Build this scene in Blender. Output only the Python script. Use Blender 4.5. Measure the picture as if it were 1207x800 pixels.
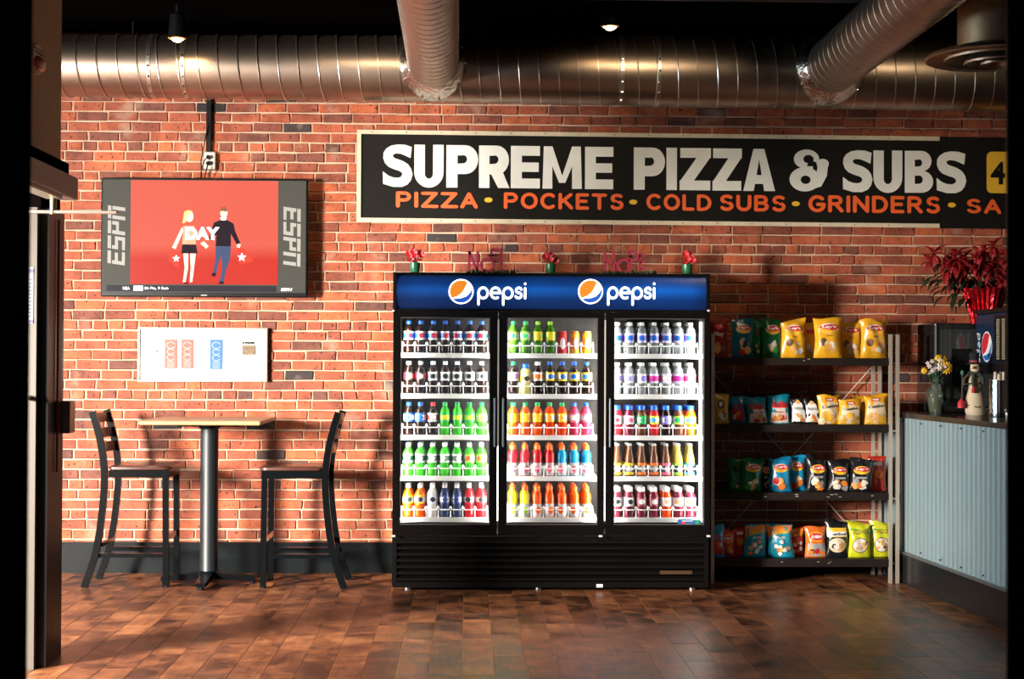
import bpy, math, random
from mathutils import Matrix, Vector
random.seed(7)
S = bpy.context.scene
for o in list(bpy.data.objects): bpy.data.objects.remove(o)
COL = S.collection
PI = math.pi

# ------------------------------------------------------------------ camera
F = 1815.0; CAMZ = 1.437; YAW = 0.0287; PITCH = math.atan(25/F); ROLL = 0.0043
cam_d = bpy.data.cameras.new('camera'); cam = bpy.data.objects.new('camera', cam_d); COL.objects.link(cam)
RM = Matrix.Rotation(-YAW, 3, 'Z') @ Matrix.Rotation(PI/2+PITCH, 3, 'X') @ Matrix.Rotation(ROLL, 3, 'Z')
cam.matrix_world = Matrix.Translation((0, 0, CAMZ)) @ RM.to_4x4()
cam_d.sensor_fit = 'HORIZONTAL'; cam_d.sensor_width = 36; cam_d.lens = F/1207*36
cam_d.clip_start = 0.05
cam_d.dof.use_dof = True; cam_d.dof.focus_distance = 9.8; cam_d.dof.aperture_fstop = 8.0
S.camera = cam
S.view_settings.view_transform = 'Standard'; S.view_settings.look = 'None'
S.view_settings.gamma = 1; S.view_settings.use_curve_mapping = False
S.view_settings.exposure = 0.0

# ------------------------------------------------------------------ world and daylight
W = bpy.data.worlds.new('world'); S.world = W; W.use_nodes = True
wb = W.node_tree.nodes['Background']; wb.inputs[0].default_value = (0.62, 0.78, 1.0, 1); wb.inputs[1].default_value = 0.3

def area(name, loc, target, sx, sy, power, col, spread=PI):
    d = bpy.data.lights.new(name, 'AREA'); d.shape = 'RECTANGLE'; d.size = sx; d.size_y = sy
    d.energy = power; d.color = col; d.spread = spread
    o = bpy.data.objects.new(name, d); COL.objects.link(o); o.location = loc
    o.rotation_euler = (Vector(target)-Vector(loc)).to_track_quat('-Z', 'Y').to_euler(); return o
area('window_daylight', (-6.0, 3.5, 1.95), (-1.2, 10.2, 1.0), 1.3, 1.4, 4200, (1.0, 0.91, 0.82))
area('side_window_daylight', (-6.12, 7.6, 1.5), (2.9, 8.6, 0.9), 1.5, 1.6, 240, (0.62, 0.86, 1.0))

# ------------------------------------------------------------------ helpers
def at(px, py, Y):
    d = RM @ Vector(((px-603.5)/F, -(py-400)/F, -1)); t = Y/d.y
    return Vector((d.x*t, Y, CAMZ+d.z*t))
def proj(p):
    q = RM.transposed() @ (Vector(p)-Vector((0, 0, CAMZ)))
    return (603.5+F*q.x/-q.z, 400-F*q.y/-q.z)

MATS = {}
def mat(name, col=(0.5, 0.5, 0.5), rough=0.5, metal=0.0, emit=0, ecol=None, noise=0, nscale=20, bump=0, bscale=60, coat=0, spec=0.5):
    if name in MATS: return MATS[name]
    m = bpy.data.materials.new(name); m.use_nodes = True; MATS[name] = m
    nt = m.node_tree; N = nt.nodes; L = nt.links; b = N['Principled BSDF']
    b.inputs['Base Color'].default_value = (*col, 1); b.inputs['Roughness'].default_value = rough
    b.inputs['Metallic'].default_value = metal; b.inputs['Coat Weight'].default_value = coat
    b.inputs['Specular IOR Level'].default_value = spec
    if emit:
        b.inputs['Emission Color'].default_value = (*(ecol or col), 1); b.inputs['Emission Strength'].default_value = emit
    tc = N.new('ShaderNodeTexCoord')
    nz = N.new('ShaderNodeTexNoise'); nz.inputs['Scale'].default_value = nscale; nz.inputs['Detail'].default_value = 4
    L.new(tc.outputs['Object'], nz.inputs['Vector'])
    k = noise if noise else 0.06
    mr = N.new('ShaderNodeMapRange'); mr.inputs['To Min'].default_value = 1-k; mr.inputs['To Max'].default_value = 1+k
    L.new(nz.outputs['Fac'], mr.inputs['Value'])
    mx = N.new('ShaderNodeVectorMath'); mx.operation = 'SCALE'; mx.inputs[0].default_value = col
    L.new(mr.outputs[0], mx.inputs['Scale']); L.new(mx.outputs[0], b.inputs['Base Color'])
    if bump:
        n2 = N.new('ShaderNodeTexNoise'); n2.inputs['Scale'].default_value = bscale; n2.inputs['Detail'].default_value = 3
        L.new(tc.outputs['Object'], n2.inputs['Vector'])
        bp = N.new('ShaderNodeBump'); bp.inputs['Strength'].default_value = bump; bp.inputs['Distance'].default_value = 0.01
        L.new(n2.outputs['Fac'], bp.inputs['Height']); L.new(bp.outputs[0], b.inputs['Normal'])
    return m

def glassy(name, col, clear=0.4, rough=0.06, dif=None):
    """coloured liquid or glass: part diffuse colour, part see-through tint, glossy skin"""
    if name in MATS: return MATS[name]
    m = bpy.data.materials.new(name); m.use_nodes = True; MATS[name] = m
    nt = m.node_tree; N = nt.nodes; L = nt.links; N.remove(N['Principled BSDF']); out = N['Material Output']
    tr = N.new('ShaderNodeBsdfTransparent'); tr.inputs[0].default_value = (*[0.35+0.65*c for c in col], 1)
    df = N.new('ShaderNodeBsdfPrincipled'); df.inputs['Base Color'].default_value = (*(dif or col), 1); df.inputs['Roughness'].default_value = 0.35; df.inputs['Specular IOR Level'].default_value = .1
    mx = N.new('ShaderNodeMixShader'); mx.inputs[0].default_value = clear
    L.new(df.outputs[0], mx.inputs[1]); L.new(tr.outputs[0], mx.inputs[2])
    gl = N.new('ShaderNodeBsdfGlossy'); gl.inputs['Roughness'].default_value = rough
    fr = N.new('ShaderNodeFresnel'); fr.inputs[0].default_value = 1.45
    m2 = N.new('ShaderNodeMixShader'); L.new(fr.outputs[0], m2.inputs[0]); L.new(mx.outputs[0], m2.inputs[1]); L.new(gl.outputs[0], m2.inputs[2])
    L.new(m2.outputs[0], out.inputs[0]); return m

class MB:
    def __init__(s): s.v = []; s.f = []; s.m = []; s.attr = {}
    def add(s, vs, fs, mi=0):
        b = len(s.v); s.v += [tuple(v) for v in vs]
        for f in fs: s.f.append(tuple(b+i for i in f)); s.m.append(mi)
        return s
    def box(s, x0, x1, y0, y1, z0, z1, mi=0, bev=0):
        if bev:
            r = bev
            rings = []
            for z, ins in ((z0, r), (z0+r, 0), (z1-r, 0), (z1, r)):
                a, b_, c, d = x0+ins, x1-ins, y0+ins, y1-ins; q = r if ins == 0 else 0
                if ins == 0: pts = [(a+r, c), (b_-r, c), (b_, c+r), (b_, d-r), (b_-r, d), (a+r, d), (a, d-r), (a, c+r)]
                else: pts = [(a+r*.5, c), (b_-r*.5, c), (b_, c+r*.5), (b_, d-r*.5), (b_-r*.5, d), (a+r*.5, d), (a, d-r*.5), (a, c+r*.5)]
                rings.append([(p[0], p[1], z) for p in pts])
            return s.loft(rings, mi)
        v = [(x, y, z) for z in (z0, z1) for x, y in ((x0, y0), (x1, y0), (x1, y1), (x0, y1))]
        return s.add(v, [(3, 2, 1, 0), (4, 5, 6, 7), (0, 1, 5, 4), (1, 2, 6, 5), (2, 3, 7, 6), (3, 0, 4, 7)], mi)
    def loft(s, rings, mi=0, caps=True, closed=True):
        n = len(rings[0]); v = [p for r in rings for p in r]; f = []
        for k in range(len(rings)-1):
            for i in range(n if closed else n-1):
                j = (i+1) % n; f.append((k*n+i, k*n+j, (k+1)*n+j, (k+1)*n+i))
        if caps and closed:
            f.append(tuple(range(n-1, -1, -1))); f.append(tuple((len(rings)-1)*n+i for i in range(n)))
        return s.add(v, f, mi)
    def lathe(s, prof, c=(0, 0, 0), n=16, mi=0, caps=True, sq=0):
        rings = []
        for r, z in prof:
            ring = []
            for i in range(n):
                a = 2*PI*i/n
                ring.append((c[0]+r*math.cos(a), c[1]+r*math.sin(a), c[2]+z))
            rings.append(ring)
        return s.loft(rings, mi, caps)
    def tube(s, pts, r, n=8, mi=0, caps=True):
        pts = [Vector(p) for p in pts]; rr = r if isinstance(r, (list, tuple)) else [r]*len(pts)
        rings = []; up = Vector((0, 0, 1)); prev = None
        for i, p in enumerate(pts):
            t = (pts[min(i+1, len(pts)-1)]-pts[max(i-1, 0)]).normalized()
            if prev is None:
                a = t.cross(up)
                if a.length < .05: a = t.cross(Vector((0, 1, 0)))
                a.normalize()
            else: a = (prev-t*prev.dot(t)).normalized()
            prev = a; b = t.cross(a)
            rings.append([p+(a*math.cos(2*PI*k/n)+b*math.sin(2*PI*k/n))*rr[i] for k in range(n)])
        return s.loft(rings, mi, caps)
    def bar(s, pts, w, d, mi=0):
        """rectangular section swept along points in the XZ plane; w in the plane, d along y"""
        rings = []
        pts = [Vector(p) for p in pts]
        for i, p in enumerate(pts):
            t = (pts[min(i+1, len(pts)-1)]-pts[max(i-1, 0)]).normalized(); nn = Vector((t.z, 0, -t.x)) if abs(t.x)+abs(t.z) > 1e-6 else Vector((1, 0, 0))
            y = Vector((0, 1, 0))
            rings.append([p+nn*w/2-y*d/2, p+nn*w/2+y*d/2, p-nn*w/2+y*d/2, p-nn*w/2-y*d/2])
        return s.loft(rings, mi)
    def poly(s, pts, mi=0): return s.add(pts, [tuple(range(len(pts)))], mi)
    def prism(s, pts, off, mi=0):
        n = len(pts); o = Vector(off); a = [Vector(p) for p in pts]
        return s.loft([a, [p+o for p in a]], mi)
    def sphere(s, c, rx, ry=None, rz=None, n=12, k=8, mi=0):
        ry = ry or rx; rz = rz or rx; rings = []
        for j in range(1, k):
            t = PI*j/k; rings.append([(c[0]+rx*math.sin(t)*math.cos(2*PI*i/n), c[1]+ry*math.sin(t)*math.sin(2*PI*i/n), c[2]-rz*math.cos(t)) for i in range(n)])
        return s.loft(rings, mi)
    def build(s, name, mats, parent=None, smooth=False, origin=None, fix=True):
        me = bpy.data.meshes.new(name)
        off = Vector((0, 0, 0))
        if origin is not None: off = Vector(origin)
        elif parent is not None:
            q = parent
            while q.parent: q = q.parent
            off = Vector(q.location)
        me.from_pydata([(v[0]-off.x, v[1]-off.y, v[2]-off.z) for v in s.v], [], s.f)
        for m in (mats if isinstance(mats, (list, tuple)) else [mats]): me.materials.append(m)
        me.polygons.foreach_set('material_index', s.m)
        for k, vals in s.attr.items():
            a = me.attributes.new(k, 'FLOAT', 'POINT'); a.data.foreach_set('value', vals)
        if smooth:
            me.polygons.foreach_set('use_smooth', [True]*len(me.polygons))
            try: me.set_sharp_from_angle(angle=math.radians(42))
            except Exception: pass
        me.update(); me.validate()
        o = bpy.data.objects.new(name, me); COL.objects.link(o)
        if parent is not None: o.parent = parent
        elif origin is not None: o.location = off
        return o

def tag(o, label, cat, group=None, kind=None):
    if label: o['label'] = label
    if cat: o['category'] = cat
    if group: o['group'] = group
    if kind: o['kind'] = kind
    return o
def thing(name, loc, label, cat, group=None):
    o = bpy.data.objects.new(name, None); COL.objects.link(o); o.location = loc; o.empty_display_size = .1
    return tag(o, label, cat, group)
def struct(o): o['kind'] = 'structure'; return o
def dup(root, loc):
    r = root.copy(); COL.objects.link(r); r.location = loc
    for ch in list(root.children):
        c = ch.copy(); COL.objects.link(c); c.parent = r
        for g in list(ch.children):
            d = g.copy(); COL.objects.link(d); d.parent = c
    return r

# -------- flat lettering: strokes and outlines in unit boxes (x right, y up)
def arc(cx, cy, rx, ry, a0, a1, n=12):
    return [(cx+rx*math.cos(math.radians(a0+(a1-a0)*i/n)), cy+ry*math.sin(math.radians(a0+(a1-a0)*i/n))) for i in range(n+1)]
def ribbon2(pts, w, rounded=True):
    """returns list of 2-D polygons"""
    out = []; P = [Vector(p) for p in pts]; L, R = [], []
    for i, p in enumerate(P):
        if i == 0: t = (P[1]-P[0]).normalized()
        elif i == len(P)-1: t = (P[-1]-P[-2]).normalized()
        else: t = ((P[i+1]-P[i]).normalized()+(P[i]-P[i-1]).normalized()).normalized()
        n = Vector((-t.y, t.x)); L.append(p+n*w/2); R.append(p-n*w/2)
    for i in range(len(P)-1): out.append([R[i], R[i+1], L[i+1], L[i]])
    if rounded:
        for p in (P[0], P[-1]): out.append([(p.x+w/2*math.cos(2*PI*k/12), p.y+w/2*math.sin(2*PI*k/12)) for k in range(12)])
    return out
def letters(glyphs, fn, mb, mi=0):
    for g in glyphs: mb.poly([fn(*p) for p in g], mi)
STK = {
 'P': (.72, [[(0, 0), (0, 1)], [(0, 1)]+[(.4, 1)]+arc(.4, .73, .3, .27, 90, -90, 8)+[(0, .46)]]),
 'I': (.0, [[(0, 0), (0, 1)]]),
 'Z': (.8, [[(0, 1), (.8, 1)], [(.8, 1), (0, 0)], [(0, 0), (.85, 0)]]),
 'A': (.85, [[(0, 0), (.42, 1)], [(.42, 1), (.85, 0)], [(.15, .32), (.7, .32)]]),
 'O': (.9, [arc(.45, .5, .45, .5, 0, 360, 24)]),
 'C': (.8, [arc(.45, .5, .45, .5, 50, 310, 18)]),
 'K': (.75, [[(0, 0), (0, 1)], [(.7, 1), (.05, .42)], [(.25, .58), (.75, 0)]]),
 'E': (.65, [[(0, 0), (0, 1)], [(0, 1), (.65, 1)], [(0, .52), (.55, .52)], [(0, 0), (.65, 0)]]),
 'T': (.8, [[(0, 1), (.8, 1)], [(.4, 1), (.4, 0)]]),
 'S': (.7, [arc(.38, .76, .32, .24, 40, 270, 10)+arc(.36, .26, .34, .26, 90, -150, 10)]),
 'L': (.6, [[(0, 1), (0, 0)], [(0, 0), (.6, 0)]]),
 'D': (.78, [[(0, 0), (0, 1)], [(0, 1), (.3, 1)]+arc(.3, .5, .48, .5, 90, -90, 12)+[(0, 0)]]),
 'U': (.75, [[(0, 1), (0, .35)]+arc(.375, .35, .375, .35, 180, 360, 10)+[(.75, 1)]]),
 'B': (.72, [[(0, 0), (0, 1)], [(0, 1), (.4, 1)]+arc(.4, .76, .26, .24, 90, -90, 8)+[(0, .52)], [(.4, .52)]+arc(.4, .26, .32, .26, 90, -90, 8)+[(0, 0)]]),
 'G': (.85, [arc(.45, .5, .45, .5, 45, 330, 18)+[(.86, .45)], [(.86, .45), (.5, .45)]]),
 'R': (.75, [[(0, 0), (0, 1)], [(0, 1)]+[(.4, 1)]+arc(.4, .75, .28, .25, 90, -90, 8)+[(0, .5)], [(.35, .5), (.75, 0)]]),
 'N': (.8, [[(0, 0), (0, 1)], [(0, 1), (.8, 0)], [(.8, 0), (.8, 1)]]),
 'H': (.7, [[(0, 0), (0, 1)], [(.7, 0), (.7, 1)], [(0, .5), (.7, .5)]]),
 'p': (.62, [[(0, -.42), (0, .32)], arc(.32, .32, .32, .34, 0, 360, 20)]),
 'e': (.62, [arc(.32, .32, .32, .34, 0, 300, 16), [(0, .32), (.64, .32)]]),
 's': (.42, [arc(.22, .5, .19, .16, 20, 265, 8)+arc(.2, .17, .21, .17, 85, -160, 8)]),
 'i': (.0, [[(0, 0), (0, .62)], [(0, .92), (0, .93)]]),
}
def stroke_word(word, w, gap=.3):
    """returns polygons, total width for cap height 1"""
    x = 0; out = []
    for ch in word:
        if ch == ' ': x += .5; continue
        gw, st = STK[ch]
        for s_ in st: out += [[(p[0]+x, p[1]) for p in q] for q in ribbon2([(a, b) for a, b in s_], w)]
        x += gw+gap
    return out, x-gap
def place_word(mb, word, x0, x1, zb, h, y, w=.17, gap=.3, mi=0, shear=0, dz=0):
    """lettering on a plane y=const between world x0..x1, base zb, height h; dz tilts the baseline"""
    polys, tw = stroke_word(word, w, gap); sx = (x1-x0)/tw
    for i_, q in enumerate(polys): mb.poly([(x0+(a+shear*b)*sx, y-.00012*i_ % .0031 if 0 else y-.0001*(i_ % 23), zb+b*h+dz*(a/tw)) for a, b in q], mi)
# heavy block glyphs, unit box 1x1 (x scaled by caller)
def RB(pts, w): return ribbon2(pts, w, False)
HV = {
 'S': lambda a: sribbon(arc(.5, .71, .33, .15*1.0, 0, 270, 14)+arc(.5, .29, .33, .15, 90, -180, 14)[1:], a),
}
def sribbon(c, a): return RB(c, a)
def rect(x0, x1, y0, y1): return [(x0, y0), (x1, y0), (x1, y1), (x0, y1)]
def band(outer, inner): return [[outer[i], outer[i+1], inner[i+1], inner[i]] for i in range(len(outer)-1)]
def heavy(ch):
    if ch == 'S':
        o1 = [(.99, .70), (.99, .84)]+arc(.5, .73, .5, .28, 30, 200, 14)+[(.06, .55), (.25, .43), (.5, .40), (.62, .35), (.66, .29), (.6, .22), (.45, .19), (.3, .21), (.0, .33)]
        # upper bowl, spine and lower bowl as bands
        out = band([(.97, .94), (.75, .99), (.5, 1.0), (.28, .97), (.12, .9), (.03, .8), (.02, .68), (.08, .56), (.2, .47), (.4, .41), (.55, .38), (.64, .34), (.66, .28), (.6, .23), (.5, .21), (.35, .22), (.2, .26), (.01, .36)],
                   [(.93, .68), (.75, .74), (.6, .78), (.45, .79), (.36, .765), (.34, .735), (.36, .70), (.42, .67), (.55, .64), (.7, .60), (.85, .53), (.95, .43), (1.0, .3), (.95, .16), (.84, .06), (.65, .0), (.35, -.0), (.02, .07)])
        return out
    if ch == 'U':
        o = [(0, 1), (0, .35)]+arc(.5, .35, .5, .36, 180, 360, 14)+[(1, .35), (1, 1)]
        i = [(.36, 1), (.36, .32)]+arc(.5, .32, .14, .12, 180, 360, 14)+[(.64, .32), (.64, 1)]
        return band(o, i)
    if ch in 'PRB':
        out = [rect(0, .35, 0, 1)]
        if ch in 'PR':
            out += band([(.3, 1), (.6, 1)]+arc(.6, .66, .4, .34, 90, -90, 10)+[(.3, .32)], [(.3, .76), (.52, .76)]+arc(.52, .67, .13, .10, 90, -90, 10)+[(.3, .56)])
            if ch == 'R': out.append([(.38, .36), (.78, .40), (1.02, 0), (.64, 0)])
        else:
            out += band([(.3, 1), (.58, 1)]+arc(.58, .755, .36, .245, 90, -90, 10)+[(.3, .51)], [(.3, .79), (.5, .79)]+arc(.5, .715, .11, .085, 90, -90, 10)+[(.3, .62)])
            out += band([(.3, .53), (.58, .53)]+arc(.58, .265, .42, .265, 90, -90, 10)+[(.3, 0)], [(.3, .41), (.5, .41)]+arc(.5, .315, .13, .10, 90, -90, 10)+[(.3, .21)])
        return out
    if ch == 'E': return [rect(0, .38, 0, 1), rect(.38, 1, .77, 1), rect(.38, .96, .39, .61), rect(.38, 1, 0, .23)]
    if ch == 'I': return [rect(0, 1, 0, 1)]
    if ch == 'M': return [[(0, 0), (.25, 0), (.25, 1), (.03, 1)], [(.75, 0), (1, 0), (.97, 1), (.75, 1)], [(.2, 1), (.25, 1), (.56, .14), (.42, .14), (.22, .6)], [(.8, 1), (.78, .6), (.58, .14), (.44, .14), (.75, 1)]]
    if ch == 'Z': return [rect(.02, 1, .77, 1), rect(0, .98, 0, .23), [(0, .2), (.43, .2), (1, .8), (.57, .8)]]
    if ch == 'A': return [[(0, 0), (.33, 0), (.5, .75), (.66, 1), (.32, 1)], [(1, 0), (.66, 0), (.5, .75), (.34, 1), (.66, 1)], rect(.25, .75, .17, .38)]
    if ch == '&':
        big = band(arc(.40, .29, .40, .29, 0, 360, 24), arc(.42, .28, .13, .10, 0, 360, 24))
        small = band(arc(.44, .77, .33, .23, -25, 265, 20), arc(.49, .77, .135, .10, -25, 265, 20))
        knob = []
        return big+small+knob+[[(.30, .49), (.62, .49), (.60, .60), (.42, .60)], [(.56, .05), (.82, .12), (.97, .38), (1.0, .68), (.73, .62), (.69, .36)]]+[[(.86+.16*math.cos(k*PI/8), .66+.12*math.sin(k*PI/8)) for k in range(16)]]
        out = band(arc(.42, .28, .42, .28, 0, 360, 20), arc(.42, .27, .15, .11, 0, 360, 20))
        out += band(arc(.42, .77, .33, .235, -60, 235, 16), arc(.44, .76, .10, .085, -60, 235, 16))
        out += [[(.1, .6), (.3, .45), (.75, .48), (.62, .6)], [(.55, .18), (.85, .02), (1.0, .62), (.72, .62)]]
        out += [[(.86+.15*math.cos(k*PI/6), .66+.13*math.sin(k*PI/6)) for k in range(12)]]
        return out
_tx = {}
def text_mesh(txt, shear=0.0, bold=0.0):
    """vertices and faces of a line of text, cap height about 0.7, starting at x=0"""
    k = (txt, shear, bold)
    if k in _tx: return _tx[k]
    c = bpy.data.curves.new('t', 'FONT'); c.body = txt; c.shear = shear; c.offset = bold; c.resolution_u = 3; c.align_x = 'CENTER'; c.align_y = 'CENTER'
    o = bpy.data.objects.new('t', c); COL.objects.link(o); dg = bpy.context.evaluated_depsgraph_get(); dg.update()
    me = o.evaluated_get(dg).to_mesh(); vs = [v.co.to_2d() for v in me.vertices]; fs = [tuple(p.vertices) for p in me.polygons]
    w = max(v.x for v in vs)-min(v.x for v in vs); h = max(v.y for v in vs)-min(v.y for v in vs)
    o.evaluated_get(dg).to_mesh_clear(); bpy.data.objects.remove(o)
    _tx[k] = (vs, fs, w, h); return _tx[k]
def put_text(mb, txt, cx, cz, y, width, height=None, mi=0, shear=0, bold=0.02, ang=0):
    vs, fs, w, h = text_mesh(txt, shear, bold); sx = width/w; sz = (height/h) if height else sx
    mx = (max(v.x for v in vs)+min(v.x for v in vs))/2; my = (max(v.y for v in vs)+min(v.y for v in vs))/2
    ca, sa = math.cos(ang), math.sin(ang); P = []
    for v in vs:
        a, b = (v.x-mx)*sx, (v.y-my)*sz; P.append((cx+a*ca-b*sa, y, cz+a*sa+b*ca))
    mb.add(P, fs, mi)

# ------------------------------------------------------------------ shared materials
M_black = mat('black_painted_metal', (.005, .0055, .006), .35, spec=.2)
M_blackw = mat('black_lacquer', (.02, .022, .024), .3, noise=.2, coat=.3)
M_cream = mat('cream_paint', (.42, .29, .16), .7, bump=.1)
M_white = mat('white_enamel', (.8, .8, .78), .35)
M_steel = mat('brushed_steel', (.62, .6, .56), .28, 1.0, noise=.12, nscale=8)
M_galv = mat('galvanised_duct_metal', (.46, .365, .29), .38, 1.0, noise=.22, nscale=5, bump=.02, bscale=9)
M_ceil = mat('dark_painted_ceiling', (.0025, .0018, .0015), .9, noise=.3, spec=0)
M_chrome = mat('chrome', (.8, .8, .8), .12, 1.0)
M_red = mat('red_glossy', (.6, .02, .03), .4)
M_green = mat('dark_green_foliage', (.015, .07, .02), .6, noise=.4, nscale=60)

# ================================================================== brick wall
WY = 10.47
def brick_material():
    m = bpy.data.materials.new('red_brick'); m.use_nodes = True; nt = m.node_tree; N = nt.nodes; L = nt.links; b = N['Principled BSDF']
    b.inputs['Roughness'].default_value = .8
    at_ = N.new('ShaderNodeAttribute'); at_.attribute_name = 'tone'
    cr = N.new('ShaderNodeValToRGB'); e = cr.color_ramp.elements
    e[0].position = 0; e[0].color = (.025, .020, .022, 1); e[1].position = 1; e[1].color = (.52, .125, .042, 1)
    for p, c in ((.10, (.06, .035, .03)), (.18, (.17, .055, .035)), (.45, (.27, .066, .033)), (.72, (.39, .092, .040))):
        q = e.new(p); q.color = (*c, 1)
    L.new(at_.outputs['Fac'], cr.inputs[0])
    tc = N.new('ShaderNodeTexCoord')
    nz = N.new('ShaderNodeTexNoise'); nz.inputs['Scale'].default_value = 9; nz.inputs['Detail'].default_value = 8; nz.inputs['Roughness'].default_value = .7
    L.new(tc.outputs['Object'], nz.inputs['Vector'])
    r2 = N.new('ShaderNodeValToRGB'); r2.color_ramp.elements[0].position = .3; r2.color_ramp.elements[0].color = (.5, .45, .42, 1); r2.color_ramp.elements[1].position = .62; r2.color_ramp.elements[1].color = (1.15, 1.15, 1.15, 1)
    L.new(nz.outputs['Fac'], r2.inputs[0])
    mu = N.new('ShaderNodeMix'); mu.data_type = 'RGBA'; mu.blend_type = 'MULTIPLY'; mu.inputs[0].default_value = 1
    L.new(cr.outputs[0], mu.inputs[6]); L.new(r2.outputs[0], mu.inputs[7])
    # small dark pits
    vo = N.new('ShaderNodeTexNoise'); vo.inputs['Scale'].default_value = 55; vo.inputs['Detail'].default_value = 2; L.new(tc.outputs['Object'], vo.inputs['Vector'])
    r3 = N.new('ShaderNodeValToRGB'); r3.color_ramp.elements[0].position = .30; r3.color_ramp.elements[0].color = (.12, .1, .1, 1); r3.color_ramp.elements[1].position = .36; r3.color_ramp.elements[1].color = (1, 1, 1, 1)
    L.new(vo.outputs['Fac'], r3.inputs[0])
    m2 = N.new('ShaderNodeMix'); m2.data_type = 'RGBA'; m2.blend_type = 'MULTIPLY'; m2.inputs[0].default_value = 1
    L.new(mu.outputs[2], m2.inputs[6]); L.new(r3.outputs[0], m2.inputs[7])
    # lime smears
    n4 = N.new('ShaderNodeTexNoise'); n4.inputs['Scale'].default_value = 5; n4.inputs['Detail'].default_value = 6; L.new(tc.outputs['Object'], n4.inputs['Vector'])
    r4 = N.new('ShaderNodeMapRange'); r4.inputs['From Min'].default_value = .6; r4.inputs['From Max'].default_value = .75; r4.inputs['To Max'].default_value = .45; L.new(n4.outputs['Fac'], r4.inputs[0])
    m3 = N.new('ShaderNodeMix'); m3.data_type = 'RGBA'; m3.inputs[7].default_value = (.5, .36, .26, 1); L.new(r4.outputs[0], m3.inputs[0]); L.new(m2.outputs[2], m3.inputs[6])
    L.new(m3.outputs[2], b.inputs['Base Color'])
    bp = N.new('ShaderNodeBump'); bp.inputs['Strength'].default_value = .35; bp.inputs['Distance'].default_value = .006; L.new(nz.outputs['Fac'], bp.inputs['Height']); L.new(bp.outputs[0], b.inputs['Normal'])
    return m
M_brick = brick_material()
M_mortar = mat('lime_mortar', (.56, .38, .26), .95, noise=.25, nscale=14, bump=.5, bscale=70)
mb = MB(); mb.box(-6.2, 5.2, WY+.008, WY+.25, 0, 3.95); wall_back = struct(mb.build('wall_back', M_mortar))
def tone():
    r = random.random()
    return random.uniform(0, .12) if r < .016 else (random.uniform(.13, .36) if r < .13 else min(1, max(.25, random.gauss(.66, .17))))
def brick_into(mb, x0, x1, z0, z1, t):
    j = lambda s=.0034: random.uniform(-s, s)
    y = WY-random.uniform(0, .005); o = [(x0+j(), WY+.0085, z0+j()), (x1+j(), WY+.0085, z0+j()), (x1+j(), WY+.0085, z1+j()), (x0+j(), WY+.0085, z1+j())]
    i_ = .0035
    f = [(x0+i_+j(), y, z0+i_+j()), (x1-i_+j(), y, z0+i_+j()), (x1-i_+j(), y, z1-i_+j()), (x0+i_+j(), y, z1-i_+j())]
    mb.add(o+f, [(4, 5, 6, 7), (0, 1, 5, 4), (1, 2, 6, 5), (2, 3, 7, 6), (3, 0, 4, 7)])
    mb.attr.setdefault('tone', []).extend([t]*8)
PITCHZ = .0672
hdr = {round((z-.02)/PITCHZ) for z in (.55, 1.143, 1.617, 2.20, 2.82, 3.45)}
bricks = []
for r in range(58):
    z0 = .02+r*PITCHZ; head = r in hdr; L_ = .101 if head else .205
    x = -6.1+random.uniform(0, .2)+(.1 if r % 2 else 0)
    while x < 5.1:
        l = L_*random.uniform(.96, 1.05)
        if not head and random.random() < .03: l *= .5
        bricks.append((x, x+l-random.uniform(.008, .012), z0+random.uniform(.0035, .006), z0+PITCHZ-random.uniform(.0035, .006), head)); x += l
EXC = [(115, 205, 368, 354), (158, 382, 320, 454), (235, 110, 265, 205), (417, 148, 1207, 270), (455, 280, 842, 640), (838, 366, 1207, 700), (1070, 265, 1207, 500), (155, 486, 335, 640), (110, 480, 215, 640), (314, 482, 412, 640), (0, 0, 78, 800), (0, 0, 1207, 138)]
picked = []
for i, (a, b, c, d, h) in enumerate(bricks):
    if h: continue
    p = proj((a, WY, c)); q = proj((b, WY, d)); x0, x1, y0, y1 = p[0], q[0], q[1], p[1]
    if x0 < 74 or x1 > 1070 or y1 > 636: continue
    if any(x1 > e[0] and x0 < e[2] and y1 > e[1] and y0 < e[3] for e in EXC): continue
    picked.append((-(x1-x0)*(y1-y0) + (0 if x0 < 600 else 1000), i))
picked = {i for _, i in sorted(picked)[:298]}
rest = MB()
for i, (a, b, c, d, h) in enumerate(bricks):
    if i in picked:
        m_ = MB(); brick_into(m_, a, b, c, d, tone()); m_.build('brick', M_brick, wall_back)
    else: brick_into(rest, a, b, c, d, tone())
o = rest.build('brick_field', M_brick, wall_back); o['kind'] = 'stuff'

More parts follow.
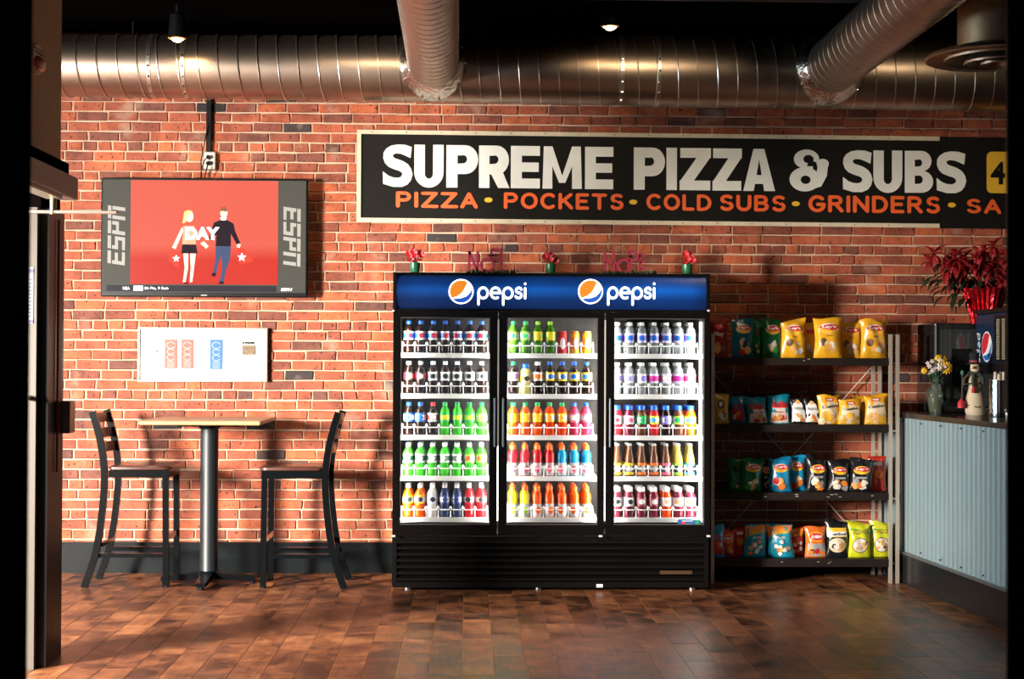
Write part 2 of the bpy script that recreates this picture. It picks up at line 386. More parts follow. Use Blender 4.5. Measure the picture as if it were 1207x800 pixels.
# ================================================================== floor of vinyl planks
def plank_material():
    m = bpy.data.materials.new('stained_wood_plank'); m.use_nodes = True; nt = m.node_tree; N = nt.nodes; L = nt.links; b = N['Principled BSDF']
    at_ = N.new('ShaderNodeAttribute'); at_.attribute_name = 'tone'
    tc = N.new('ShaderNodeTexCoord'); ad = N.new('ShaderNodeVectorMath'); ad.operation = 'ADD'
    cm = N.new('ShaderNodeCombineXYZ'); mu = N.new('ShaderNodeMath'); mu.operation = 'MULTIPLY'; mu.inputs[1].default_value = 37
    L.new(at_.outputs['Fac'], mu.inputs[0]); L.new(mu.outputs[0], cm.inputs[0]); L.new(mu.outputs[0], cm.inputs[2])
    L.new(tc.outputs['Object'], ad.inputs[0]); L.new(cm.outputs[0], ad.inputs[1])
    n1 = N.new('ShaderNodeTexNoise'); n1.inputs['Scale'].default_value = 5.0; n1.inputs['Detail'].default_value = 7; n1.inputs['Roughness'].default_value = .62; n1.inputs['Distortion'].default_value = .5
    L.new(ad.outputs[0], n1.inputs['Vector'])
    sc = N.new('ShaderNodeVectorMath'); sc.operation = 'MULTIPLY'; sc.inputs[1].default_value = (60, 5, 60); L.new(ad.outputs[0], sc.inputs[0])
    n2 = N.new('ShaderNodeTexNoise'); n2.inputs['Scale'].default_value = 1; n2.inputs['Detail'].default_value = 4; L.new(sc.outputs[0], n2.inputs['Vector'])
    a1 = N.new('ShaderNodeMath'); a1.operation = 'MULTIPLY_ADD'; a1.inputs[1].default_value = .22; L.new(n2.outputs['Fac'], a1.inputs[0]); L.new(n1.outputs['Fac'], a1.inputs[2])
    a2 = N.new('ShaderNodeMath'); a2.operation = 'MULTIPLY_ADD'; a2.inputs[1].default_value = .13; L.new(at_.outputs['Fac'], a2.inputs[0]); L.new(a1.outputs[0], a2.inputs[2])
    cr = N.new('ShaderNodeValToRGB'); e = cr.color_ramp.elements
    e[0].position = .47; e[0].color = (.018, .009, .006, 1); e[1].position = .88; e[1].color = (.40, .165, .066, 1)
    for p, c in ((.56, (.062, .023, .012)), (.66, (.155, .056, .025)), (.77, (.26, .095, .038))): q = e.new(p); q.color = (*c, 1)
    L.new(a2.outputs[0], cr.inputs[0]); L.new(cr.outputs[0], b.inputs['Base Color'])
    rr = N.new('ShaderNodeMapRange'); b.inputs['Specular IOR Level'].default_value = .35; rr.inputs['To Min'].default_value = .25; rr.inputs['To Max'].default_value = .45; L.new(n1.outputs['Fac'], rr.inputs[0]); L.new(rr.outputs[0], b.inputs['Roughness'])
    bp = N.new('ShaderNodeBump'); bp.inputs['Strength'].default_value = .12; bp.inputs['Distance'].default_value = .004; L.new(n2.outputs['Fac'], bp.inputs['Height']); L.new(bp.outputs[0], b.inputs['Normal'])
    return m
M_plank = plank_material()
mb = MB(); mb.box(-6.2, 5.2, -1.5, WY+.1, -.12, -.0016)
floor = struct(mb.build('floor', mat('plank_joint_grout', (.42, .22, .12), .6)))
rest = MB()
PW = .152
def plank_into(mb, x0, x1, y0, y1, t):
    g = .0011; zt = random.uniform(-.0006, .0)
    v = [(x0+g, y0+g, -.0017), (x1-g, y0+g, -.0017), (x1-g, y1-g, -.0017), (x0+g, y1-g, -.0017)]
    e = g+.0012
    v += [(x0+e, y0+e, zt), (x1-e, y0+e, zt), (x1-e, y1-e, zt), (x0+e, y1-e, zt)]
    mb.add(v, [(4, 5, 6, 7), (0, 1, 5, 4), (1, 2, 6, 5), (2, 3, 7, 6), (3, 0, 4, 7)]); mb.attr.setdefault('tone', []).extend([t]*8)
np_ = 0
for k in range(int(11.2/PW)):
    x0 = -6.1+k*PW; y = WY-random.uniform(.1, .9); ys = [WY]
    while y > -1.3: ys.append(y); y -= random.choice((.46, .62, .91, .91))
    for a, b in zip(ys[1:], ys[:-1]):
        t = random.random()
        pl = proj((x0+PW/2, (a+b)/2, 0)); vis = b > 7.0 and a < 10.45 and (30 < proj((x0, b, 0))[0] < 1200 or 30 < proj((x0, a, 0))[0] < 1200)
        if vis and np_ < 298:
            m_ = MB(); plank_into(m_, x0, x0+PW, a, b, t); m_.build('plank', M_plank, floor); np_ += 1
        else: plank_into(rest, x0, x0+PW, a, b, t)
o = rest.build('plank_field', M_plank, floor); o['kind'] = 'stuff'

# ================================================================== ceiling, walls, trims
mb = MB(); mb.box(-6.2, 5.2, -1.5, WY+.3, 3.645, 4.0); ceiling = struct(mb.build('ceiling', M_ceil))
for k in range(7):
    y = 4.6+k*.62; mb = MB(); mb.box(-6.1, 5.1, y, y+.07, 3.60, 3.66); mb.build('joist', M_ceil, ceiling)
mb = MB(); mb.tube([(-5, 9.02, 3.575), (5, 9.02, 3.575)], .014, 8); mb.tube([(-5, 8.7, 3.60), (5, 8.7, 3.60)], .011, 8); o = mb.build('conduit_pipe', mat('dark_conduit', (.05, .045, .04), .35), ceiling, True)
M_base = mat('charcoal_baseboard', (.006, .008, .009), .35, noise=.15, spec=.12)
mb = MB(); mb.box(-6.1, 5.1, WY-.022, WY+.005, 0, .188); mb.box(-6.1, 5.1, WY-.03, WY+.005, .188, .206, bev=0)
bb = struct(mb.build('baseboard_back', M_base))
for px in (83, 520/2.286+90, 430): 
    for z in (.05, .155):
        p = at(px, 660, WY-.02); mb = MB(); mb.tube([(p.x, WY-.027, z), (p.x, WY-.02, z)], .008, 8); mb.build('screw_head', M_base, bb)
M_dwall = mat('taupe_wall_paint', (.20, .15, .10), .8)
def wallbox(name, parts, m):
    mb = MB()
    for b in parts: mb.box(*b)
    return struct(mb.build(name, m))
wallbox('wall_left', [(-6.3, -6.2, 4.9, WY+.1, 0, .5), (-6.3, -6.2, 4.9, WY+.1, 2.4, 3.95), (-6.3, -6.2, 4.9, 6.6, .5, 2.4), (-6.3, -6.2, 8.7, WY+.1, .5, 2.4)], M_dwall)
wallbox('wall_right', [(5.1, 5.2, 2, WY+.1, 0, 3.95)], M_dwall)
# front wall with the shop window on the left and the doorway the photograph is taken through
wallbox('wall_front', [(-6.2, -5.4, 5.1, 5.25, 0, 3.95), (-3.5, -2.05, 5.1, 5.25, 0, 3.95), (-5.4, -3.5, 5.1, 5.25, 0, .4), (-5.4, -3.5, 5.1, 5.25, 2.2, 3.95),
      (1.05, 5.2, 1.95, 2.12, 0, 3.95), (-2.2, -.95, 1.95, 2.12, 0, 3.95), (-.95, 1.05, 1.95, 2.12, 2.75, 3.95)], M_dwall)
o = struct(MB().box(-5.4, -5.33, 5.12, 5.2, .4, 2.2).box(-3.57, -3.5, 5.12, 5.2, .4, 2.2).box(-5.33, -3.57, 5.12, 5.2, .4, .47).box(-5.33, -3.57, 5.12, 5.2, 2.13, 2.2).box(-4.48, -4.42, 5.12, 5.2, .47, 2.13).build('window_1', M_black))
# partition beside the entrance: cream above the header, opening below
M_creamw = mat('cream_wall_paint', (.60, .44, .25), .75, bump=.06)
wallbox('wall_side', [(-2.2, -2.0, 2.1, 7.6, 2.24, 3.85), (-2.2, -2.0, 2.1, 5.7, 0, 2.24)], M_creamw)
# near door frame (dark, out of focus) both sides of the view
M_dark = mat('dark_bronze_frame', (.003, .002, .002), .6, spec=0)
M_brown = mat('dark_brown_frame', (.009, .004, .003), .6, spec=0)
pl = at(35, 400, 2.1); pl2 = at(22, 400, 2.0); pr = at(1187.5, 400, 2.1)
o = struct(MB().box(-.95, pl.x, 2.0, 2.1, 0, 2.75).build('trim_1', M_dark)); MB().box(-.95, pl2.x, 1.86, 2.0, 0, 2.75).build('door_stop', M_brown, o)
o = struct(MB().box(pr.x, 1.05, 2.0, 2.1, 0, 2.75).build('trim_2', M_dark)); MB().box(pr.x+.02, 1.05, 1.86, 2.0, 0, 2.75).build('door_stop', M_dark, o)
MB().box(pr.x-.0005, pr.x+.0025, 2.101, 2.104, 0, 2.75).build('weather_seal', mat('grey_seal', (.05, .05, .055), .5), o)
struct(MB().box(-.95, 1.05, 1.98, 2.1, 2.70, 2.76).build('trim_3', M_dark))

# entrance door frame in the side wall
jamb = struct(MB().box(-1.999, -1.955, 7.24, 7.36, 0, 2.14).box(-1.999, -1.968, 7.36, 7.56, 0, 2.14).build('door_1', M_black))
MB().box(-2.2, -2.0, 7.26, 7.6, 0, 2.24).build('jamb_filler', M_dark, jamb)
MB().box(-1.954, -1.944, 7.38, 7.43, .9, 2.1).build('red_reflection_strip', mat('stile_reflection_red', (.16, .02, .02), .5), jamb)  # red strip stands in for a reflection in the black stile
MB().box(-1.967, -1.90, 7.42, 7.53, 1.08, 1.235, bev=.006).build('latch_box', mat('dark_grey_latch', (.07, .065, .06), .3, .6), jamb)
rv = MB().box(-2.12, -2.0, 7.20, 7.255, 0, 2.14).build('door_edge', mat('pale_door_edge', (.065, .055, .042), .5), jamb)
st_ = MB().box(-2.055, -2.015, 7.197, 7.2, 1.60, 1.86).build('notice_sticker', mat('notice_paper', (.25, .24, .23), .6), jamb)
mm = MB()
for k in range(11): mm.box(-2.051, -2.019, 7.1955, 7.197, 1.63+k*.017, 1.637+k*.017)
mm.box(-2.055, -2.015, 7.1955, 7.197, 1.835, 1.852); mm.box(-2.055, -2.015, 7.1955, 7.197, 1.602, 1.617)
mm.build('printed_lines', mat('notice_ink', (.05, .06, .12), .6), st_)
MB().tube([(-2.03, 7.20, 1.255), (-2.03, 7.14, 1.255)], .012, 8).build('door_knob', M_steel, jamb, True)
# header rail above
hd = struct(MB().box(-2.0, -1.872, 5.7, 7.26, 2.298, 2.35).box(-2.0, -1.95, 5.7, 7.33, 2.24, 2.30).build('trim_4', M_dark))
cl = thing('door_closer', (-1.9, 6.9, 2.18), 'grey surface door closer with flat arm above the entrance door frame', 'door closer')
MB().box(-1.93, -1.845, 6.0, 7.33, 2.185, 2.292, bev=.006).build('cover', mat('closer_cover', (.34, .26, .22), .5), cl)
MB().box(-1.93, -1.86, 6.0, 7.1, 2.168, 2.184).build('back_plate', mat('closer_plate', (.5, .45, .36), .4), cl)
MB().tube([(-1.89, 7.06, 2.185), (-1.89, 7.06, 2.095)], .016, 10).build('pivot', mat('brass_pivot', (.6, .42, .16), .3, 1), cl, True)
a, b = at(22, 251, 7.06), at(139, 255, 7.06)
MB().box(a.x, b.x, 7.045, 7.075, 2.098, 2.112, bev=.004).build('arm', mat('closer_arm_paint', (.42, .36, .30), .35, .5), cl)
# horn strobe on the cream wall
hs = thing('fire_alarm_strobe', (-2.0, 7.22, 2.9), 'pale fire alarm horn strobe with red tint on cream wall above entrance', 'alarm')
p = at(47, 76, 7.24)
z = p.z
mb = MB(); rings = []
for r_, d in ((.075, 0), (.077, .018), (.068, .03)):
    rings.append([(-2.0+d, 7.10+r_*1.35*math.cos(2*PI*i/20), z+r_*.95*math.sin(2*PI*i/20)) for i in range(20)])
mb.loft(rings); mb.build('housing', mat('strobe_housing', (.80, .62, .46), .5), hs, True)
mb = MB(); mb.sphere((-1.97, 7.10, z-.025), .022, .085, .035); mb.build('strobe_lens', mat('strobe_lens', (.62, .10, .06), .25), hs, True)
MB().box(-1.971, -1.966, 7.03, 7.17, z+.02, z+.026).box(-1.971, -1.967, 7.02, 7.17, z+.036, z+.041).build('grille', M_black, hs)

# ================================================================== air ducts
def helix(mb, p0, p1, r0, r1, pitch, tr=.004, n=20, lead=0):
    p0, p1 = Vector(p0), Vector(p1); ax = (p1-p0); Ln = ax.length; ax.normalize()
    a = ax.cross(Vector((0, 0, 1))).normalized(); b = ax.cross(a); turns = int(Ln/pitch)
    pts = []
    for i in range(turns*n+1):
        t = i/(turns*n); r = r0+(r1-r0)*t+.002; th = 2*PI*i/n; pts.append(p0+ax*(Ln*t)+a*r*math.cos(th)+b*r*math.sin(th))
    mb.tube(pts, tr, 4)
def ringband(mb, c, ax, r, w, n=40, t=.006):
    c = Vector(c); ax = Vector(ax).normalized(); a = ax.cross(Vector((0, 0, 1))).normalized(); b = ax.cross(a); R = []
    for k, (rr, d) in enumerate(((r, -w/2), (r+t, -w/2+.003), (r+t, w/2-.003), (r, w/2))):
        R.append([c+ax*d+(a*math.cos(2*PI*i/n)+b*math.sin(2*PI*i/n))*rr for i in range(n)])
    mb.loft(R, caps=False)
DY, DZ = 10.12, 3.352
def drad(x): return .20+.042*min(1.15, max(-.3, (x+2.7)/6.1))
duct = thing('main_air_duct', (0, DY, DZ), 'large round galvanised spiral duct running along the top of the brick wall', 'duct')
mb = MB(); xs = [-6.1+.35*i for i in range(32)]
mb.loft([[(x, DY+drad(x)*math.cos(2*PI*i/48), DZ+drad(x)*math.sin(2*PI*i/48)) for i in range(48)] for x in xs]); mb.build('duct_shell', M_galv, duct, True)
M_seam = mat('duct_seam_metal', (.75, .70, .62), .35, 1.0)
mb = MB(); helix(mb, (-6.0, DY, DZ), (4.7, DY, DZ), drad(-6), drad(4.7), .128); mb.build('spiral_seam', M_seam, duct, True)
for px in (178, 218, 732, 775):
    x = at(px, 90, DY-.1).x; mb = MB(); ringband(mb, (x, DY, DZ), (1, 0, 0), drad(x), .03); o = mb.build('collar', M_seam, duct, True)
    for k in range(5):
        a = PI*.95+k*.32; mb = MB(); r = drad(x)+.007; mb.sphere((x, DY+r*math.cos(a), DZ+r*math.sin(a)), .009, n=6, k=4); mb.build('screw', M_chrome, o, True)
for x in (-4.2, -2.2, 1.35, 3.6):
    mb = MB(); mb.tube([(x, DY, DZ+drad(x)), (x, DY, 3.65)], .008, 6); mb.build('hanger_rod', M_black, duct)
def branch(name, xe, xs_, r, label, ys):
    b = thing(name, (xe, DY-.1, DZ), label, 'duct', 'branch ducts coming off the main duct')
    p0, p1 = Vector((xe, DY-.15, DZ)), Vector((xs_, ys, DZ)); ax = (p1-p0).normalized(); s_ = ax.cross(Vector((0, 0, 1))).normalized(); u = ax.cross(s_)
    mb = MB(); n = 36
    mb.loft([[p+(s_*math.cos(2*PI*i/n)+u*math.sin(2*PI*i/n))*r for i in range(n)] for p in (p0, (p0*2+p1)/3, (p0+p1*2)/3, p1)]); mb.build('duct_shell', M_galv, b, True)
    mb = MB(); [ringband(mb, p0+ax*(.12+.12*i_), ax, r, .008, 36, .002) for i_ in range(int(((p1-p0).length-.15)/.12))]; mb.build('spiral_seam', M_seam, b, True)
    q = p0+ax*.0; mb = MB(); R = []
    for rr, d in ((r+.055, -.02), (r+.05, .0), (r+.012, .045), (r, .06)):
        ring = []
        for i in range(n):
            a = 2*PI*i/n; v = (s_*math.cos(a)+u*math.sin(a))*rr
            # follow the main duct surface
            hgt = v.z; fy = DY-math.sqrt(max(.001, (drad(xe)+.004)**2-min(hgt*hgt, (drad(xe)+.003)**2)))
            P_ = Vector((p0.x+v.x, fy, DZ+hgt)); ring.append(P_+ax*(d+.01))
        R.append(ring)
    mb.loft(R, caps=False); fl = mb.build('saddle_flange', mat('sealed_flange_metal', (.7, .66, .6), .22, 1.0, bump=.8, bscale=35), b, True)
    for k in range(10):
        i = int(n*k/10); mb = MB(); mb.sphere(R[1][i], .009, n=6, k=4); mb.build('rivet', M_chrome, fl, True)
    return b
x1 = at(511, 79, 10.0).x; x2 = at(976, 84, 10.0).x
branch('branch_air_duct', x1, x1+.03, .163, 'ribbed round branch duct above the left end of the black sign', 5.2)
branch('branch_air_duct', x2, x2-.03, .175, 'ribbed round branch duct above the right half of the black sign', 6.2)
# elbow end of the right branch and round ceiling diffuser
df = thing('ceiling_diffuser', (0, 0, 0), 'round metal air diffuser with flared rim at the top right corner', 'air diffuser')
c = at(1176, 62, 8.0); df.location = c
mb = MB(); mb.lathe([(.205, .02), (.205, .30), (.212, .305), (.212, .33), (.205, .335), (.205, .55)], c, 40, caps=False); mb.build('neck', mat('warm_metal', (.75, .55, .34), .45, 1.0, noise=.2), df, True)
mb = MB(); mb.lathe([(.2, .03), (.25, .02), (.36, -.01), (.375, -.03), (.365, -.035), (.29, .0), (.20, .01)], c, 48, caps=False); mb.build('flared_rim', mat('warm_rim_metal', (.72, .58, .44), .42, 1.0), df, True)
for r_, z_ in ((.27, -.03), (.17, -.05), (.085, -.055)):
    mb = MB(); mb.lathe([(r_, z_-.01), (r_+.004, z_), (r_-.04, z_+.045), (r_-.045, z_+.04)], c, 40, caps=False); mb.build('diffuser_ring', MATS['warm_rim_metal'], df, True)
mb = MB(); mb.lathe([(.2, .05), (.001, .051)], c, 24, caps=False); mb.build('dark_inside', M_black, df)
mb = MB(); mb.lathe([(.205, .55), (.205, .82)], c, 30); mb.build('riser', M_galv, df, True)
# can lights
def can(px, py, Y, label, glow, power, tilt=.62):
    c = at(px, py, Y); t = thing('ceiling_spotlight', c, label, 'ceiling light', 'black can spotlights')
    mb = MB(); mb.lathe([(.045, 0), (.058, .005), (.052, .10), (.045, .15), (.02, .165)], c, 24, caps=False); mb.build('can', M_black, t, True)
    mb = MB(); mb.tube([(c.x, c.y, c.z+.16), (c.x, c.y, 3.65)], .012, 8); mb.build('stem', M_black, t)
    mb = MB(); mb.sphere((c.x, c.y, c.z+.006), .038, rz=.026); mb.build('bulb', mat('warm_bulb', (1, .75, .4), .3, emit=glow, ecol=(1, .62, .25)), t, True)
    mb = MB(); mb.lathe([(.058, .004), (.050, .0), (.044, .03)], c, 24, caps=False); mb.build('gold_reflector', mat('gold_reflector', (.9, .6, .2), .25, 1), t, True)
    d = bpy.data.lights.new('spot', 'SPOT'); d.energy = power; d.color = (1, .72, .42); d.spot_size = 1.75; d.spot_blend = .6; d.shadow_soft_size = .04
    o = bpy.data.objects.new('spot', d); COL.objects.link(o); o.location = (c.x, c.y-.02, c.z-.012); o.rotation_euler = (tilt, 0, 0)
    return t, o
can(209, 46, 9.62, 'black hanging can spotlight shining on the duct above the television', 28, 40)
can(719, 32, 9.45, 'small glowing round spotlight near the duct collar above the sign', 60, 30, 0.0)
for x, y, ty, pw in ((-.62, 8.3, 10.4, 44), (1.2, 8.2, 10.4, 54), (3.0, 8.3, 10.4, 32), (0.3, 6.6, 7.0, 85), (1.9, 7.6, 10.0, 36)):  # unseen spots and housings added to brighten the sign, floor and snack rack
    tz = .9 if pw == 36 else (2.75 if ty > 9 else 0)
    dv = (Vector((x, ty, tz))-Vector((x, y, 3.55))).normalized(); q = Vector((x, y, 3.55))
    MB().tube([q+dv*.02, q-dv*.02, q-dv*.07], [.055, .05, .02], 14, caps=False).tube([q-dv*.06, (x, y, 3.66)], .01, 6).build('added_spot_housing', M_black, ceiling, True)
    d = bpy.data.lights.new('added_fill_spot', 'SPOT'); d.energy = pw; d.color = (1, .76, .48); d.spot_size = .95 if ty > 9 else 1.7; d.spot_blend = 1; d.shadow_soft_size = .06
    o = bpy.data.objects.new('added_fill_spot', d); COL.objects.link(o); o.location = (x, y, 3.55); o.rotation_euler = (Vector((x, ty, tz))-Vector((x, y, 3.55))).to_track_quat('-Z', 'Y').to_euler()

# ================================================================== the long sign
SY = WY-.035
A0 = at(421, 153, SY); A1 = at(421, 261.5, SY); B0 = at(1107, 162, SY)
zt, zb = A0.z, A1.z; slope = (B0.z-A0.z)/(B0.x-A0.x)
def sgn(x): return slope*(x-A0.x)*.75
sign = thing('shop_sign', (A0.x, SY, zb), 'long black painted wooden sign with thick white lettering above the drinks cooler', 'sign')
M_sb = mat('black_sign_paint', (.009, .008, .0065), .6, noise=.4, nscale=4, spec=.12)
M_sf = mat('aged_white_frame', (.62, .52, .36), .6, noise=.25, nscale=12)
XR, XE = B0.x, 4.35
def slab(x0, x1, z0, z1, y0, y1): return [(x0, y0, z0+sgn(x0)), (x1, y0, z0+sgn(x1)), (x1, y0, z1+sgn(x1)), (x0, y0, z1+sgn(x0))]
def slabmb(x0, x1, z0, z1, y0, y1): return MB().prism(slab(x0, x1, z0, z1, y0, y1), (0, y1-y0, 0))
slabmb(A0.x+.02, XR, zb+.02, zt-.02, SY, WY-.002).build('sign_panel', M_sb, sign)
slabmb(XR+.003, XE, zb+.0, zt+.0, SY-.001, WY-.002).build('sign_panel', M_sb, sign)
for (x0, x1, z0, z1) in ((A0.x, XR, zt-.028, zt), (A0.x, XR, zb, zb+.028), (A0.x, A0.x+.028, zb+.028, zt-.028)):
    fr = slabmb(x0, x1, z0, z1, SY-.012, SY+.004).build('frame_strip', M_sf, sign)
    nn = int((x1-x0)/.235)
    for k in range(nn):
        mb = MB(); xx = x0+.1+k*.235; mb.tube([(xx, SY-.014, (z0+z1)/2+sgn(xx)), (xx, SY-.011, (z0+z1)/2+sgn(xx))], .0045, 6); mb.build('nail_head', mat('rust_nail', (.12, .07, .04), .6), fr)
M_wl = mat('aged_white_lettering', (.78, .76, .68), .55, noise=.12, nscale=8)
M_ol = mat('orange_lettering', (.82, .115, .02), .5)
M_yl = mat('yellow_lettering', (.80, .45, .03), .5)
def signpt(px, py): return at(px, py, SY-.003)
GL = [('S', 450.8, 486.5), ('U', 488.2, 523), ('P', 526, 563.8), ('R', 564.5, 600), ('E', 602, 636.5), ('M', 639.4, 686), ('E', 689.5, 723), ('P', 747, 784), ('I', 785.5, 798), ('Z', 801, 838), ('Z', 839.8, 874.5), ('A', 876, 913.7), ('&', 930.5, 976), ('S', 993, 1028.5), ('U', 1029.5, 1063.5), ('B', 1066.5, 1100), ('S', 1103.5, 1139)]
for ch, x0, x1 in GL:
    yt = 169.8+(x0-450)*.0125; yb = 220+(x0-450)*.0115
    mb = MB(); a = signpt(x0, yb); b = signpt(x1, yt+(x1-x0)*.0125)
    for i_, q in enumerate(heavy(ch)): mb.poly([(a.x+(b.x-a.x)*p[0], SY-.0025-.0001*i_, a.z+(b.z-a.z)*p[1]) for p in q])
    o = mb.build('letter', M_wl, sign); o['label'] = 'letter %s in thick off-white paint' % ch if ch != '&' else 'ampersand in thick off-white paint'
for w_, x0, x1, yt, yb in (('PIZZA', 469, 561, 228, 242.5), ('POCKETS', 596, 733, 229.5, 244), ('COLD', 764, 836.5, 230.5, 245.5), ('SUBS', 850, 924, 231.5, 246.5), ('GRINDERS', 955, 1106, 232.8, 248), ('SA', 1141, 1178, 236, 249.5)):
    a = signpt(x0, yb); b = signpt(x1, yt); mb = MB()
    place_word(mb, w_, a.x, b.x, a.z, (b.z-a.z), SY-.0025, w=.25, gap=.42, dz=-.004); mb.build('lettering', M_ol, sign)
for x, y in ((575.7, 235.5), (746.5, 238), (938, 240), (1122, 241.5)):
    a = signpt(x, y); mb = MB(); mb.poly([(a.x+.028*math.cos(k*PI/6), SY-.0025, a.z+.017*math.sin(k*PI/6)) for k in range(12)]); mb.build('yellow_dot', M_yl, sign)
a = signpt(1163, 227.5); b = signpt(1202, 179); r = .035; mb = MB()
pts = []
for cx, cz, a0 in ((b.x-r, b.z-r, 0), (a.x+r, b.z-r, 90), (a.x+r, a.z+r, 180), (b.x-r, a.z+r, 270)):
    pts += [(cx+r*math.cos(math.radians(a0+k*18)), SY-.003, cz+r*math.sin(math.radians(a0+k*18))) for k in range(6)]
mb.poly(pts); ys_ = mb.build('yellow_square', M_yl, sign)
c = signpt(1176, 204); mb = MB(); put_text(mb, '4', c.x, c.z, SY-.0055, .10, .155, bold=.03); mb.build('numeral', M_sb, ys_)

# ================================================================== television
TY = 10.33
t0 = at(119.5, 209, TY); t1 = at(362, 350.5, TY)
tv = thing('television', ((t0.x+t1.x)/2, TY, t1.z), 'wide flat television on the brick wall showing a couple on red screen', 'television')
X0, X1, Z0, Z1 = t0.x, t1.x, t1.z, t0.z
mb = MB(); mb.box(X0, X1, TY, TY+.045, Z0, Z1, bev=.006); mb.box(X0+.25, X1-.25, TY+.045, WY-.004, Z0+.15, Z1-.15); mb.build('casing', M_black, tv)
def scr(name, col, e, noise=0): return mat(name, col, .12, emit=e, ecol=col, noise=noise)
sp = MB().box(X0+.012, X1-.012, TY-.001, TY+.001, Z0+.03, Z1-.014).build('screen', mat('screen_glass_grey', (.035, .035, .032), .12, emit=.30, ecol=(.20, .19, .15), coat=.6), tv)
def sx(u): return X0+(X1-X0)*u
def sz(v): return Z1-(Z1-Z0)*v
def mgrad():
    m = bpy.data.materials.new('screen_red_backdrop'); m.use_nodes = True; N = m.node_tree.nodes; L = m.node_tree.links; b = N['Principled BSDF']
    b.inputs['Base Color'].default_value = (.02, .005, .005, 1); b.inputs['Roughness'].default_value = .15; b.inputs['Emission Strength'].default_value = .9
    tc = N.new('ShaderNodeTexCoord'); sp_ = N.new('ShaderNodeSeparateXYZ'); L.new(tc.outputs['Generated'], sp_.inputs[0])
    cr = N.new('ShaderNodeValToRGB'); e = cr.color_ramp.elements; e[0].color = (.86, .055, .035, 1); e[0].position = .24; e[1].color = (1, .17, .11, 1); e[1].position = .38
    L.new(sp_.outputs[2], cr.inputs[0]); L.new(cr.outputs[0], b.inputs['Emission Color']); return m
MB().box(sx(.143), sx(.857), TY-.003, TY-.001, sz(.895), sz(.02)).build('red_picture', mgrad(), sp)
mb = MB(); mb.box(sx(.03), sx(.85), TY-.003, TY-.001, sz(.955), sz(.905)); mb.build('ticker_bar', scr('ticker_dark', (.02, .02, .025), .4), sp)
mb = MB(); mb.box(sx(.16), sx(.205), TY-.0035, TY-.003, sz(.95), sz(.91)); mb.build('ticker_block', scr('ticker_white', (.8, .85, .95), .9), sp)
mb = MB(); put_text(mb, 'NBA', sx(.125), sz(.93), TY-.004, .045, .02); put_text(mb, '26 Pts, 9 Reb', sx(.27), sz(.93), TY-.004, .16, .02); put_text(mb, 'ESPN', sx(.90), sz(.935), TY-.004, .075, .02, shear=.2, bold=.04)
mb.build('ticker_lettering', MATS['ticker_white'], sp)
def espn(cx, ang):
    mb = MB(); h = .115; L_ = .40; polys = []; x = 0
    bl = {'E': [rect(0, 1, .8, 1), rect(0, .28, 0, .74), rect(.28, .9, .4, .58), rect(.28, 1, 0, .17)], 'S': [rect(0, 1, .8, 1), rect(0, .28, .4, .74), rect(.28, 1, .4, .58), rect(.72, 1, 0, .4), rect(0, .72, 0, .17)],
          'P': [rect(0, 1, .8, 1), rect(0, .28, 0, .74), rect(.72, 1, .36, .74), rect(.28, .72, .36, .52)], 'N': [rect(0, 1, .8, 1), rect(0, .28, 0, .74), rect(.72, 1, 0, .74)]}
    for ch in 'ESPN':
        for q in bl[ch]: polys.append([(x+p[0]*.86+.16*p[1], p[1]) for p in q])
        x += 1.0
    ca, sa = math.cos(ang), math.sin(ang); cz = (Z0+Z1)/2+.01
    for q in polys:
        P = []
        for a, b in q:
            u = (a/x-.5)*L_; w = (b-.5)*h; P.append((cx+u*ca-w*sa, TY-.003, cz+u*sa+w*ca))
        mb.poly(P)
    mb.build('network_lettering', scr('screen_pale_grey', (.24, .23, .21), .6), sp)
espn(sx(.075), PI/2); espn(sx(.925), -PI/2)
# the picture on the screen: two walking people, DAY, two star bags (flat print on the screen)
def U(x, y): return (X0+(x-119.5)/(362-119.5)*(X1-X0), Z1-(y-209)/141.5*(Z1-Z0))
def flat(name, polys, m, d):
    mb = MB()
    for q in polys:
        if name == 'white_star': mb.poly([(U(*p)[0], TY-.003-d, U(*p)[1]) for p in q])
        else: MB().poly([(U(*p)[0], TY-.003-d, U(*p)[1]) for p in q]).build(name, m, sp)
    if mb.v: mb.build(name, m, sp)
def ell(cx, cy, rx, ry, n=14): return [(cx+rx*math.cos(2*PI*k/n), cy+ry*math.sin(2*PI*k/n)) for k in range(n)]
sk = scr('screen_skin', (.85, .40, .30), .8); wh = scr('screen_white', (1, .95, .9), 1.1); bk = scr('screen_black_cloth', (.01, .008, .012), .8); jn = scr('screen_denim', (.03, .045, .09), .6); hr = scr('screen_blonde', (.95, .30, .12), .9); bl_ = scr('screen_brown_hair', (.12, .05, .03), 1.0); bagc = scr('screen_red_bag', (.85, .03, .02), .8)
flat('figure_skin', [ell(223, 255, 5, 6.5), ell(263.5, 250, 4.5, 6.5), [(214, 268), (217, 270), (207, 294), (203, 292)], [(216, 298), (222, 298), (222, 316), (219, 333), (216, 333), (218, 316)], [(224, 298), (231, 298), (229, 316), (227, 333), (224, 333), (225, 316)], [(240, 284), (246, 290), (243, 293), (236, 287)], [(279, 286), (284, 288), (282, 292), (279, 291)]], sk, .0002)
flat('figure_hair', [[(216, 256), (217, 249), (222, 247), (227, 249), (224, 251), (220, 254), (219, 262), (215, 263)]], hr, .0004)
flat('figure_hair', [[(259, 249), (260, 244), (265, 243), (268, 246), (267, 249), (262, 248)]], bl_, .0004)
flat('figure_top', [[(216, 266), (229, 266), (231, 288), (215, 288)]], scr('screen_coral_top', (1, .20, .13), .8), .0003)
flat('figure_clothes', [[(259, 256), (267, 256), (265, 260), (261, 260)]], wh, .0003)
